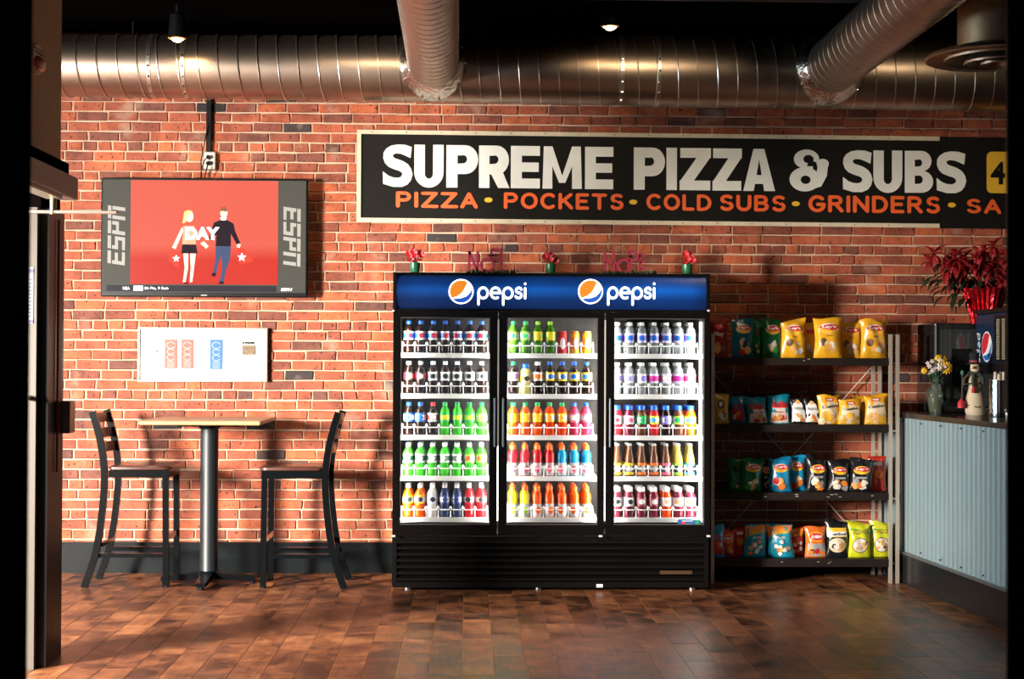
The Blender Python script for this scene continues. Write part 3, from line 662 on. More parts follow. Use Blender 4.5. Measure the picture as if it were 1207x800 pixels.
flat('figure_clothes', [[(215, 288), (231, 288), (233, 299), (214, 299)], [(252, 262), (259, 259), (268, 259), (275, 263), (277, 272), (283, 286), (279, 288), (272, 275), (272, 290), (254, 290), (255, 276), (250, 284), (246, 281)], [(218, 333), (222, 333), (222, 335), (217, 335)], [(250, 322), (255, 322), (254, 326), (250, 326)], [(259, 332), (264, 332), (264, 335), (258, 335)]], bk, .0004)
flat('figure_clothes', [[(254, 290), (272, 290), (271, 306), (266, 320), (264, 332), (259, 332), (262, 316), (261, 302), (257, 312), (255, 323), (251, 322), (254, 306)]], jn, .0004)
flat('red_bag', [[(203, 293), (213, 297), (210, 316), (199, 308)], [(277, 293), (288, 292), (298, 307), (284, 312)]], bagc, .0002)
def star(cx, cy, r): return [[(cx, cy)]+[(cx+(r if (k % 2 == 0) else r*.42)*math.sin(k*PI/5), cy-(r if k % 2 == 0 else r*.42)*math.cos(k*PI/5)) for k in (j, j+1)] for j in range(10)]
flat('white_star', star(208, 305, 4.5)+star(285, 303, 5.5), wh, .0006)
mb = MB(); c = U(238.5, 275); put_text(mb, 'DAY', c[0], c[1], TY-.0042, .225, .085, bold=.05); mb.build('screen_lettering', wh, sp)
MB().box((X0+X1)/2-.02, (X0+X1)/2+.02, TY-.002, TY, Z0+.008, Z0+.014).build('badge', mat('grey_badge', (.4, .4, .4), .4), tv)
# outlet, conduit and cords
oc = thing('wall_outlet', at(246, 189, WY-.02), 'metal electrical outlet box with two plugs above the television', 'outlet')
a = at(238.5, 200, WY-.03); b = at(254.5, 179, WY-.03)
MB().box(a.x, b.x, WY-.045, WY-.002, a.z, b.z, bev=.006).build('box', mat('galvanised_box', (.55, .53, .45), .4, .5), oc)
c = at(246, 189, WY-.05)
for dz in (.02, -.022):
    MB().tube([(c.x, WY-.046, c.z+dz), (c.x, WY-.075, c.z+dz)], .014, 12).build('plug', M_black, oc, True)
c2 = at(246.5, 115, WY-.02)
MB().box(c2.x-.016, c2.x+.016, WY-.035, WY-.003, b.z-.02, c2.z+.1).build('conduit', M_black, oc)
cd = MB(); cd.tube([(c.x, WY-.075, c.z+.02), (c.x-.02, WY-.09, c.z+.0), (c.x-.045, WY-.08, c.z-.08), (c.x-.05, WY-.08, c.z-.2)], .004, 6); cd.tube([(c.x, WY-.075, c.z-.022), (c.x-.005, WY-.09, c.z-.06), (c.x-.03, WY-.08, c.z-.15), (c.x-.03, WY-.08, c.z-.22)], .004, 6); cd.tube([(c.x-.005, WY-.04, c.z+.25), (c.x-.03, WY-.05, c.z+.12), (c.x-.05, WY-.06, c.z), (c.x-.04, WY-.07, c.z-.2)], .004, 6)
cd.build('cord', M_black, oc, True)

# ================================================================== white framed board with ribbons
PY = WY-.03
a = at(162.5, 449.5, PY); b = at(315.5, 386.5, PY)
pc = thing('framed_board', ((a.x+b.x)/2, PY, a.z), 'white framed board with award ribbons below the television', 'picture')
MB().box(a.x, b.x, PY, WY-.003, a.z, b.z).build('white_mat', mat('white_mat_board', (.80, .80, .76), .5), pc)
M_gf = mat('grey_slim_frame', (.30, .29, .25), .35, .6); w = .012
for q in ((a.x, b.x, a.z, a.z+w), (a.x, b.x, b.z-w, b.z), (a.x, a.x+w, a.z+w, b.z-w), (b.x-w, b.x, a.z+w, b.z-w)):
    MB().box(q[0], q[1], PY-.012, PY+.002, q[2], q[3]).build('frame_bar', M_gf, pc)
def rib(x, y0, y1, w, name, col, lab):
    p, q = at(x-w/2, y1, PY), at(x+w/2, y0, PY); m = mat(name, col, .5, noise=.3, nscale=60)
    o = MB().box(p.x, q.x, PY-.004, PY, p.z, q.z).build('ribbon', m, pc); o['label'] = lab
    mb = MB(); cx, cz = (p.x+q.x)/2, (p.z+q.z)/2; h = q.z-p.z; ww = q.x-p.x; pale = mat(name+'_print', tuple(min(1, c*.4+.28) for c in col), .5)
    for k, (dz, r_) in enumerate(((.30, .34), (.08, .28), (-.12, .3))): 
        for s_ in ribbon2(arc(cx, cz+dz*h, ww*r_, ww*r_*.75, 20, 340, 12), .005, False): mb.poly([(u[0], PY-.0055, u[1]) for u in s_])
    for k in range(4): mb.box(cx-ww*.3, cx+ww*.3, PY-.0055, PY-.004, p.z+h*(.05+k*.06), p.z+h*(.07+k*.06))
    mb.build('ribbon_print', pale, o)
rib(201.5, 400, 434, 15, 'faded_red_ribbon', (.50, .07, .045), 'first faded red award ribbon'); rib(221, 400, 434, 14.5, 'faded_red_ribbon', (.50, .07, .045), 'second faded red award ribbon')
rib(255, 400, 435, 15, 'blue_ribbon', (.01, .12, .34), 'bright blue award ribbon')
mb = MB(); c = at(293, 404, PY); put_text(mb, 'SUPREME', c.x, c.z, PY-.003, .085, .018, bold=.04); mb.build('lettering', M_black, pc)
p, q = at(285.5, 418, PY), at(301.5, 407, PY); MB().box(p.x, q.x, PY-.003, PY, p.z, q.z).build('food_picture', mat('food_print', (.16, .10, .05), .5, noise=.9, nscale=45), pc)
mb = MB()
for k in range(6): c = at(293, 423+k*3.2, PY); mb.box(c.x-.03, c.x+.03, PY-.002, PY, c.z, c.z+.003)
mb.build('small_print', mat('pale_print', (.6, .58, .54), .5), pc)
mb = MB(); c = at(274, 411, PY)
for s_ in ribbon2(arc(c.x, c.z+.02, .022, .014, 0, 360, 12), .006, False)+ribbon2([(c.x-.02, c.z-.01), (c.x+.02, c.z-.02), (c.x, c.z-.04)], .008, True): mb.poly([(u[0], PY-.003, u[1]) for u in s_])
mb.build('pink_print', mat('pink_print', (.75, .25, .25), .5), pc)
mb = MB(); c = at(185, 414, PY); mb.box(c.x-.012, c.x+.012, PY-.002, PY, c.z, c.z+.008); mb.build('tiny_print', M_black, pc)

# ================================================================== bar table and two bar stools
TX, TYc = -1.655, 9.95
tb = thing('bar_table', (TX, TYc, 0), 'high square bar table with wooden top and black column base', 'table')
M_wood = mat('light_wood_top', (.42, .24, .11), .35, noise=.35, nscale=9)
M_brwn = mat('dark_red_brown_wood', (.055, .018, .011), .3, noise=.4, nscale=12, coat=.3)
M_frame = mat('black_metal_frame', (.002, .003, .0036), .2, spec=.2)
MB().box(TX-.375, TX+.375, TYc-.375, TYc+.375, 1.03, 1.056, bev=.006).build('table_top', M_wood, tb)
MB().box(TX-.2, TX+.2, TYc-.03, TYc+.03, 1.006, 1.03).box(TX-.03, TX+.03, TYc-.2, TYc+.2, 1.004, 1.03).build('spider_plate', M_frame, tb)
MB().lathe([(.062, .06), (.062, .07), (.057, .085), (.057, .99), (.07, 1.0), (.07, 1.012)], (TX, TYc, 0), 28).build('column', mat('satin_black_column', (.008, .012, .014), .45), tb, True)
mb = MB(); mb.lathe([(.075, .035), (.075, .055), (.06, .085)], (TX, TYc, 0), 24); mb.build('base_hub', M_frame, tb, True)
for dx, dy in ((1, 0), (-1, 0), (0, 1), (0, -1)):
    P = []
    for t, zt_, h in ((.03, .085, .05), (.12, .068, .04), (.30, .045, .026)):
        w = .036 if t < .2 else .03; nx, ny = -dy, dx
        P.append([(TX+dx*t+nx*w*s1, TYc+dy*t+ny*w*s1, zt_+(0 if s2 > 0 else -h)) for s1, s2 in ((1, 1), (-1, 1), (-1, -1), (1, -1))])
    ft = MB().loft(P).build('base_arm', M_frame, tb)
    MB().tube([(TX+dx*.28, TYc+dy*.28, .0), (TX+dx*.28, TYc+dy*.28, .024)], .018, 10).build('levelling_foot', M_black, ft)

def make_stool():
    """faces +x; local origin on the floor below the seat centre"""
    r = thing('bar_stool', (0, 0, 0), '', 'stool', 'bar stools at the high table')
    W = .36/2
    # seat from x=-.2 to .2
    mb = MB(); R = []
    for z, ins in ((.735, .012), (.742, .0), (.757, .0), (.766, .02)):
        pts = []
        for cx, cy, a0 in ((.205-.05, W+.02-.05, 0), (-.19+.03, W+.02-.03, 90), (-.19+.03, -W-.02+.03, 180), (.205-.05, -W-.02+.05, 270)):
            rr = (.05 if cx > 0 else .03)
            pts += [(cx+(rr-ins)*math.cos(math.radians(a0+k*22.5)), cy+(rr-ins)*math.sin(math.radians(a0+k*22.5)), z) for k in range(5)]
        R.append(pts)
    R.append([(p[0]*.8, p[1]*.8, .760) for p in R[-1]])
    mb.loft(R); mb.build('seat', M_brwn, r, True)
    mb = MB(); mb.box(-.185, .19, -W-.005, -W+.02, .69, .736); mb.box(-.185, .19, W-.02, W+.005, .69, .736); mb.box(.168, .19, -W+.02, W-.02, .69, .736); mb.box(-.185, -.16, -W+.02, W-.02, .69, .736); mb.build('seat_frame', M_frame, r)
    back = [(-.335, 0), (-.298, .10), (-.262, .22), (-.238, .36), (-.222, .5), (-.213, .62), (-.212, .72), (-.222, .82), (-.242, .93), (-.268, 1.03), (-.292, 1.105)]
    for s in (-1, 1):
        pts = [(x, s*(W+.012), z) for x, z in back]
        mb = MB(); mb.bar(pts, .042, .026); l = mb.build('rear_leg', M_frame, r, False)
        mb = MB(); mb.bar([(.175, s*W, .0), (.172, s*W, .35), (.168, s*W, .70)], .038, .028); f = mb.build('front_leg', M_frame, r, False)
        MB().tube([(.175, s*W, -.0), (.175, s*W, .014)], .02, 10).build('rubber_foot', M_black, f)
        mb = MB(); mb.bar([(-.275, s*(W-.005), .2), (.16, s*(W-.005), .2)], .026, .02); mb.build('side_stretcher', M_frame, r)
    for z, x in ((1.062, -.281), (.965, -.252), (.875, -.232)):
        mb = MB(); n = 8; R = []
        hh = .031
        for k in range(n+1):
            y = -W+.36*k/n; bow = -.018*math.sin(PI*k/n); R.append([(x+bow-.008, y, z-hh), (x+bow+.008, y, z-hh), (x+bow+.002, y, z+hh), (x+bow-.014, y, z+hh)])
        mb.loft(R); mb.build('back_slat', M_brwn, r)
    MB().box(.155, .18, -W, W, .29, .325).build('footrest', M_brwn, r)
    MB().box(-.245, -.225, -W, W, .255, .28).build('rear_stretcher', M_frame, r)
    # bent flat foot hoop
    pts = [(-.27, -W+.0, .212), (-.1, -W-.012, .212)]
    return r
s1 = make_stool(); s1['label'] = 'black framed bar stool left of the high table, facing right'
s2 = dup(s1, (0, 0, 0)); s2['label'] = 'black framed bar stool right of the high table, facing left'
s1.location = (-2.07, 9.97, 0); s2.location = (-1.105, 9.93, 0); s2.rotation_euler = (0, 0, PI)

# ================================================================== drinks cooler
CX0, CX1, CY, CB, CZ = -.4675, 1.519, 9.62, 10.37, 1.987
ck = thing('drinks_cooler', ((CX0+CX1)/2, CY, 0), 'tall black three-door glass drinks cooler with lit blue header against brick wall', 'cooler')
M_cb = mat('black_cooler_enamel', (.004, .0036, .0033), .4, noise=.1, spec=.12)
M_cm = mat('black_door_frame', (.005, .0042, .004), .22, spec=.18)
M_lin = mat('grey_cooler_liner', (.045, .04, .036), .5)
DZ0, DZ1 = .345, 1.745   # door span
def pz(py): return CAMZ-(py-424.3)/(F/CY)
def pxx(px, Y=CY): return at(px, 500, Y).x
cab = MB()
cab.box(CX0, CX0+.03, CY+.045, CB, .03, CZ); cab.box(CX1-.03, CX1, CY+.045, CB, .03, CZ)
cab.box(CX0+.03, CX1-.03, CB-.03, CB, .03, CZ); cab.box(CX0+.03, CX1-.03, CY+.045, CB-.03, CZ-.03, CZ); cab.box(CX0+.03, CX1-.03, CY+.045, CB-.03, .3, .335)
cab.box(CX0, CX1, CY+.0, CY+.045, CZ-.012, CZ); cab.box(CX0, CX0+.02, CY, CY+.045, DZ1, CZ-.012); cab.box(CX1-.02, CX1, CY, CY+.045, DZ1, CZ-.012); cab.box(CX0+.02, CX1-.02, CY+.045, CY+.06, DZ1+.0, CZ-.03)
cab.box(CX0, CX1, CY, CY+.045, DZ1, DZ1+.012)
cab.build('cabinet', M_cb, ck)
lin = MB(); lin.box(CX0+.03, CX0+.045, CY+.09, CB-.03, .335, DZ1); lin.box(CX1-.045, CX1-.03, CY+.09, CB-.03, .335, DZ1); lin.box(CX0+.045, CX1-.045, CB-.05, CB-.03, .335, DZ1); lin.box(CX0+.045, CX1-.045, CY+.09, CB-.05, .335, .345); lin.box(CX0+.045, CX1-.045, CY+.09, CB-.05, DZ1-.01, DZ1)
lin.build('inner_liner', M_lin, ck)
# lower louvres
lo = MB(); lz0, lz1 = .022, .315; lo.box(CX0+.005, CX0+.03, CY+.003, CY+.05, lz0, lz1); lo.box(CX1-.03, CX1-.005, CY+.003, CY+.05, lz0, lz1); lo.box(CX0+.03, CX1-.03, CY+.003, CY+.05, lz1-.018, lz1); lo.box(CX0+.03, CX1-.03, CY+.003, CY+.05, lz0, lz0+.035); lo.box(CX0+.03, CX1-.03, CY+.05, CY+.06, lz0, lz1)
gr = lo.build('lower_grille', M_cb, ck)
for k in range(6):
    z = lz0+.042+k*.039; MB().prism([(CX0+.03, CY+.006, z), (CX0+.03, CY+.006, z+.016), (CX0+.03, CY+.045, z+.036), (CX0+.03, CY+.045, z+.03)], (CX1-CX0-.06, 0, 0)).build('louvre', mat('louvre_black', (.004, .0035, .003), .4, spec=.12), gr)
a, b = at(778, 676.5, CY), at(816, 672.5, CY); MB().box(a.x, b.x, CY-.001, CY+.006, a.z, b.z).build('maker_plate', mat('bronze_plate', (.22, .13, .07), .35, .8), gr)
a, b = at(703, 696, CY), at(710.5, 691, CY); MB().box(a.x, b.x, CY+.0, CY+.004, max(.024, a.z), max(.044, b.z)).build('white_sticker', M_white, gr)
for x in (CX0+.1, .45, CX1-.1):
    MB().tube([(x, CY+.06, 0), (x, CY+.06, .03)], .02, 10).build('caster', M_steel, ck)
    MB().tube([(x, CB-.1, 0), (x, CB-.1, .03)], .02, 10).build('caster', M_steel, ck)
# header sign: gently bulged lit panel
HZ0, HZ1, HX0, HX1 = DZ1+.016, CZ-.02, CX0+.022, CX1-.022
def header_mat():
    m = bpy.data.materials.new('blue_backlit_header'); m.use_nodes = True; N = m.node_tree.nodes; L = m.node_tree.links; b = N['Principled BSDF']
    b.inputs['Roughness'].default_value = .3; b.inputs['Coat Weight'].default_value = .15
    tc = N.new('ShaderNodeTexCoord'); s_ = N.new('ShaderNodeSeparateXYZ'); L.new(tc.outputs['Generated'], s_.inputs[0])
    cr = N.new('ShaderNodeValToRGB'); e = cr.color_ramp.elements; e[0].color = (.002, .012, .055, 1); e[0].position = .0; e[1].color = (.002, .012, .05, 1); e[1].position = 1
    for p, c in ((.3, (.002, .03, .14)), (.58, (.004, .115, .50)), (.75, (.003, .05, .24))): q = e.new(p); q.color = (*c, 1)
    L.new(s_.outputs[2], cr.inputs[0])
    c2 = N.new('ShaderNodeValToRGB'); e = c2.color_ramp.elements; e[0].position = 0; e[0].color = (.3, .3, .3, 1); e[1].position = 1; e[1].color = (.3, .3, .3, 1)
    for p, v in ((.06, .7), (.3, .55), (.45, .9), (.6, .6), (.85, 1.15), (.95, 1.0)): q = e.new(p); q.color = (v, v, v, 1)
    L.new(s_.outputs[0], c2.inputs[0])
    mu = N.new('ShaderNodeMix'); mu.data_type = 'RGBA'; mu.blend_type = 'MULTIPLY'; mu.inputs[0].default_value = 1; L.new(cr.outputs[0], mu.inputs[6]); L.new(c2.outputs[0], mu.inputs[7])
    L.new(mu.outputs[2], b.inputs['Emission Color']); b.inputs['Emission Strength'].default_value = 1.0
    b.inputs['Base Color'].default_value = (.002, .01, .05, 1); return m
def hy(z): t = (z-HZ0)/(HZ1-HZ0); return CY+.022-.02*math.sin(PI*t)
mb = MB(); R = []
for k in range(9):
    z = HZ0+(HZ1-HZ0)*k/8; R.append([(HX0+(HX1-HX0)*i/6, hy(z), z) for i in range(7)]+[(HX1-(HX1-HX0)*i/6, CY+.044, z) for i in range(7)])
mb.loft(R); hdp = mb.build('header_sign', header_mat(), ck, True)
M_hw = mat('lit_white', (.9, .9, .9), .3, emit=1.6, ecol=(1, 1, 1)); M_ho = mat('lit_orange', (.25, .07, .01), .3, emit=.8, ecol=(.95, .28, .02)); M_hb = mat('lit_blue', (.01, .04, .2), .3, emit=.7, ecol=(.02, .12, .65))
def globe(cx, cz, r):
    mb = MB(); y = CY-.004; mb.lathe([(r, 0)], (0, 0, 0)) if 0 else None
    def pl(pts, d, m): mb2 = MB(); mb2.prism([(p[0], y-d, p[1]) for p in pts], (0, .002, 0)); mb2.build('emblem', m, hdp)
    pl([(cx+r*math.cos(2*PI*k/32), cz+r*math.sin(2*PI*k/32)) for k in range(32)], 0, M_hw)
    q = r*.89
    wave1 = [(cx+q*math.cos(math.radians(a)), cz+q*math.sin(math.radians(a))) for a in range(55, 216, 8)]
    top = wave1+[(cx-q*.35, cz-q*.42), (cx+q*.05, cz-q*.12), (cx+q*.3, cz+q*.25), (cx+q*.45, cz+q*.6)]
    pl(top, .002, M_ho)
    w2 = [(cx+q*math.cos(math.radians(a)), cz+q*math.sin(math.radians(a))) for a in range(222, 377, 8)]
    pl(w2+[(cx+q*.82, cz-q*.08), (cx+q*.5, cz-q*.42), (cx+.0, cz-q*.60), (cx-q*.5, cz-q*.64)], .002, M_hb)
for gx, tx0, tx1 in ((543.5, 564, 619), (696, 717, 771)):
    c = at(gx, 343.5, CY); globe(c.x, c.z, .0785)
    a = at(tx0, 351, CY); b = at(tx1, 335, CY); mb = MB()
    place_word(mb, 'pepsi', a.x, b.x, a.z, (b.z-a.z)*1.12, CY-.005, w=.165, gap=.24); mb.build('brand_lettering', M_hw, hdp)
# doors
DX = [(463.5, 586.3, 471.5, 577.5), (587.5, 712.3, 597, 704.5), (713.7, 836.5, 723.3, 830.3)]
M_glass = bpy.data.materials.new('cooler_door_glass'); M_glass.use_nodes = True
nt = M_glass.node_tree; N = nt.nodes; L = nt.links; N.remove(N['Principled BSDF']); tr = N.new('ShaderNodeBsdfTransparent'); tr.inputs[0].default_value = (.97, .98, .98, 1); gl = N.new('ShaderNodeBsdfGlossy'); gl.inputs['Roughness'].default_value = .02
fr = N.new('ShaderNodeFresnel'); fr.inputs[0].default_value = 1.5; mx = N.new('ShaderNodeMixShader'); L.new(fr.outputs[0], mx.inputs[0]); L.new(tr.outputs[0], mx.inputs[1]); L.new(gl.outputs[0], mx.inputs[2]); L.new(mx.outputs[0], N['Material Output'].inputs[0])
GZ0, GZ1 = pz(617.5), pz(373.5)
gx = []
for i, (p0, p1, g0, g1) in enumerate(DX):
    x0, x1, a, b = pxx(p0), pxx(p1), pxx(g0), pxx(g1); gx.append((a, b, x0, x1))
    m_ = MB(); m_.box(x0, a, CY, CY+.04, DZ0, DZ1-.003); m_.box(b, x1, CY, CY+.04, DZ0, DZ1-.003); m_.box(a, b, CY, CY+.04, DZ0, GZ0); m_.box(a, b, CY, CY+.04, GZ1, DZ1-.003)
    dr = m_.build('glass_door', M_cm, ck)
    MB().box(a, b, CY+.012, CY+.016, GZ0, GZ1).build('glass_pane', M_glass, dr)
    g_ = MB(); e = .006
    g_.box(a, a+e, CY+.002, CY+.011, GZ0, GZ1); g_.box(b-e, b, CY+.002, CY+.011, GZ0, GZ1); g_.box(a+e, b-e, CY+.002, CY+.011, GZ0, GZ0+e); g_.box(a+e, b-e, CY+.002, CY+.011, GZ1-e, GZ1); g_.build('gasket', M_lin, dr)
    hx = pxx(583) if i == 0 else pxx(593 if i == 1 else 719)
    MB().box(hx-.006, hx+.006, CY-.02, CY-.001, pz(526), pz(468), bev=.003).build('handle', mat('door_handle_metal', (.30, .31, .31), .3, .7), dr)
for px in (587, 713): 
    x = pxx(px); MB().box(x-.0045, x+.0045, CY-.004, CY+.0, pz(525), pz(376)).build('gap_highlight_strip', mat('gap_highlight_pale', (.75, .7, .62), .35, .4), ck)  # pale strip stands in for the highlight along each door gap
for px in (464, 708, 835): 
    p = at(px, 631.5, CY); MB().box(p.x-.012, p.x+.012, CY-.012, CY, p.z-.006, p.z+.006, bev=.002).build('hinge', mat('bright_hinge', (.8, .8, .78), .3, .3), ck)
for px in (464, 835): 
    p = at(px, 366, CY); MB().box(p.x-.007, p.x+.007, CY-.012, CY, p.z-.006, p.z+.006, bev=.002).build('hinge', MATS['bright_hinge'], ck)
a, b = at(799, 619.5, CY+.01), at(826, 612, CY+.01)
stk = MB().box(a.x, b.x, CY+.008, CY+.0115, a.z, b.z).build('price_sticker', mat('sticker_blue', (.02, .09, .28), .4), ck)
c = at(806, 616, CY); MB().poly([(c.x+.012*math.cos(k*PI/6), CY+.007, c.z+.012*math.sin(k*PI/6)) for k in range(12)]).build('sticker_emblem', mat('sticker_red', (.6, .05, .06), .4), stk)
c = at(822, 615, CY); MB().box(c.x-.012, c.x+.014, CY+.0065, CY+.0079, a.z+.004, b.z-.004).build('sticker_green', mat('sticker_green', (.03, .3, .15), .4), stk)
MB().box(at(808, 615, CY).x, at(816, 615, CY).x, CY+.0065, CY+.0079, a.z+.006, a.z+.012).box(at(804, 615, CY).x, at(817, 615, CY).x, CY+.0065, CY+.0079, b.z-.012, b.z-.008).build('sticker_print', M_white, stk)
# lamps inside behind the mullions
LX = [gx[0][2]+.035, (gx[0][3]), (gx[1][3]), gx[2][3]-.035]
M_lamp = mat('cooler_lamp_tube', (1, .97, .9), .3, emit=9, ecol=(1, .95, .88))
for i, x in enumerate(LX):
    xx = x if i != 3 else pxx(825.5, CY+.07)
    MB().tube([(xx, CY+.062, GZ0+.02), (xx, CY+.062, GZ1-.02)], .006 if i != 3 else .009, 8).build('lamp_tube', M_lamp, ck)
    for s in ((1,) if i == 0 else (-1,) if i == 3 else (1, -1)):
        area('cooler_lamp', (xx+s*.02, CY+.055, (GZ0+GZ1)/2), (xx+s*.32, CY+.40, (GZ0+GZ1)/2), .03, 1.25, 11, (1, .96, .9))
# shelves
SHY = [417.8, 465.6, 514.2, 562.3, 610.8]
M_rail = mat('white_price_rail', (.85, .85, .83), .3); M_wire = mat('white_coated_wire', (.85, .85, .82), .25)
shelf_z = []
NB = 7
slots = {}
for d, (a, b, x0, x1) in enumerate(gx):
    sa, sb = x0+.02, x1-.02
    for r, py in enumerate(SHY):
        z = CAMZ-(py-424.3)/(F/(CY+.10)); top = z+.008
        m_ = MB(); 
        sh = MB().box(sa, sb, CY+.1, CB-.12, top-.012, top-.004).build('shelf', M_white, ck)
        MB().box(sa, sb, CY+.088, CY+.1, top-.026, top+.004).build('price_rail', M_rail, sh)
        wm = MB(); hz = top+.050; yy = CY+.094
        xs_ = [at(px, 500, CY+.14).x for px in [(482.4, 606, 728.5)[d]+14.35*k+(-1 if d != 1 else -1) for k in range(7)]]
        slots[(d, r)] = (xs_, top)
        step = (xs_[-1]-xs_[0])/6
        for k in range(8):
            x = xs_[0]-step/2+k*step
            wm.tube([(x, yy, top), (x, yy, hz), (x, yy+.012, hz+.025)], .0026, 5)
            wm.tube([(x, yy+.012, hz+.025), (x, yy+.3, top+.05)], .0018, 4)
        for k in range(7):
            xa, xb = xs_[k]-step/2+.004, xs_[k]+step/2-.004; wm.tube([(xa, yy, hz+.02), (xa+.006, yy, hz+.002), (xb-.006, yy, hz+.002), (xb, yy, hz+.02)], .003, 5)
        wm.build('wire_front', M_wire, sh)

# ---- bottles
def bprof(kind):
    if kind == 'soda': return [(.029, 0), (.033, .006), (.034, .03), (.0325, .07), (.034, .085), (.034, .157), (.0305, .172), (.0195, .190), (.0135, .200), (.0135, .212)]
    if kind == 'sport': return [(.030, 0), (.034, .006), (.034, .07), (.033, .10), (.030, .115), (.034, .135), (.033, .155), (.026, .172), (.019, .182), (.019, .19)]
    if kind == 'water': return [(.030, 0), (.034, .006), (.033, .02), (.034, .03), (.033, .05), (.034, .06), (.034, .15), (.031, .175), (.018, .195), (.0135, .2), (.0135, .21)]
    if kind == 'tea': return [(.028, 0), (.031, .006), (.031, .10), (.029, .13), (.019, .165), (.0145, .195), (.014, .222)]
    if kind == 'juice': return [(.031, 0), (.035, .008), (.035, .06), (.033, .068), (.035, .08), (.035, .145), (.030, .168), (.021, .18), (.021, .188)]
    if kind == 'can': return [(.024, 0), (.0295, .008), (.0295, .145), (.026, .155), (.0255, .160)]
CAPG = {'soda': (.0155, .204, .228), 'sport': (.0205, .186, .214), 'water': (.0165, .202, .224), 'tea': (.0155, .214, .228), 'juice': (.0235, .182, .212), 'can': (.0262, .158, .161)}
LABG = {'soda': (.0348, .098, .156), 'sport': (.0348, .012, .098), 'water': (.0348, .085, .148), 'tea': (.0318, .018, .098), 'juice': (.0358, .085, .142), 'can': (.0300, .01, .144)}
def C(n, c, cl=.35, rough=.08): return glassy('drink_'+n, c, cl, rough)
DR = {'cola': C('cola', (.018, .006, .003), .12), 'green': C('green', (.06, .62, .03), .25), 'orange': C('orange', (.85, .06, .002), .12), 'clear': C('clear', (.75, .8, .82), .72),
      'navy': C('navy', (.03, .05, .12), .2), 'red': C('red', (.70, .02, .03), .15), 'pink': C('pink', (.75, .05, .12), .2), 'blue': C('blue', (.01, .35, .72), .2), 'yellow': C('yellow', (.85, .80, .02), .2),
      'amber': C('amber', (.62, .27, .02), .25), 'brown': C('brown', (.14, .05, .02), .25), 'gold': C('gold', (.70, .55, .10), .35), 'maroon': C('maroon', (.20, .02, .04), .2), 'white': C('white', (.8, .78, .72), .3), 'lime': C('lime', (.12, .42, .02), .4), 'fanta': C('fanta', (.88, .095, .003), .12), 'paleyellow': C('pale_yellow', (.9, .80, .25), .1)}
cm_ = lambda n, c: mat('plastic_'+n, c, .35)
K = {'blue': (.01, .12, .62), 'white': (.85, .85, .85), 'red': (.72, .02, .03), 'green': (.01, .42, .10), 'lgreen': (.35, .75, .06), 'orange': (.95, .16, .01), 'silver': (.5, .5, .5), 'dark': (.02, .025, .03), 'dgreen': (.01, .10, .04), 'yellow': (.9, .65, .02), 'violet': (.22, .20, .70), 'magenta': (.62, .02, .30), 'pink': (.85, .15, .25), 'purple': (.55, .15, .6), 'peach': (.85, .35, .15), 'teal': (.02, .38, .36), 'navy': (.02, .04, .16), 'pale': (.62, .60, .82), 'sky': (.05, .35, .8), 'cream': (.75, .65, .45), 'amber': (.95, .42, .02)}
PM = {k: cm_(k, v) for k, v in K.items()}
_mesh = {}
def lab_mesh(kind, c1, c2, c3):
    """sleeve label: three vertical bands round the bottle and a logo patch on the front"""
    k = (kind, c1, c2, c3)
    if k in _mesh: return _mesh[k]
    r, z0, z1 = LABG[kind]; n = 16; mb = MB(); hs_ = [z0, z0+(z1-z0)*.22, z0+(z1-z0)*.78, z1]
    mb.loft([[(r*math.cos(2*PI*i/n), r*math.sin(2*PI*i/n), z) for i in range(n)] for z in hs_], 0, caps=False)
    for i in range(len(mb.f)):
        band_ = i//n
        mb.m[i] = 0 if band_ == 1 else 1
    # oval logo wrapped on the front
    rr = r+.0008; pts = []
    h = (z1-z0)*.30; zc = (z0+z1)/2
    ring = [(-PI/2+.55*math.cos(2*PI*k_/12), zc+h*math.sin(2*PI*k_/12)) for k_ in range(12)]
    ctr = (-PI/2, zc)
    vs = [(rr*math.cos(a), rr*math.sin(a), z) for a, z in ring]; mid = [((rr+.0006)*math.cos(ctr[0]+(a-ctr[0])*.5), (rr+.0006)*math.sin(ctr[0]+(a-ctr[0])*.5), zc+(z-zc)*.5) for a, z in ring]
    b0 = len(mb.v); mb.add(vs+mid+[((rr+.0008)*math.cos(-PI/2), (rr+.0008)*math.sin(-PI/2), zc)], [(i, (i+1) % 12, 12+(i+1) % 12, 12+i) for i in range(12)]+[(12+i, 12+(i+1) % 12, 24) for i in range(12)], 2)
    o = mb.build('label', [PM[c1], PM[c2], PM[c3]], None, True); _mesh[k] = o.data; bpy.data.objects.remove(o); return _mesh[k]
def cap_mesh(kind, c):
    k = ('cap', kind, c)
    if k in _mesh: return _mesh[k]
    r, z0, z1 = CAPG[kind]; mb = MB(); mb.lathe([(r, z0), (r, z1-.002), (r-.003, z1)], (0, 0, 0), 12)
    if kind == 'sport': mb.lathe([(r*.62, z1), (r*.55, z1+.014)], (0, 0, 0), 10)
    o = mb.build('cap', PM[c], None, True); _mesh[k] = o.data; bpy.data.objects.remove(o); return _mesh[k]
def body_mesh(kind, c):
    k = ('body', kind, c)
    if k in _mesh: return _mesh[k]
    mb = MB(); mb.lathe(bprof(kind), (0, 0, 0), 16)
    o = mb.build('bottle', PM[c] if kind == 'can' else DR[c], None, True); _mesh[k] = o.data; bpy.data.objects.remove(o); return _mesh[k]
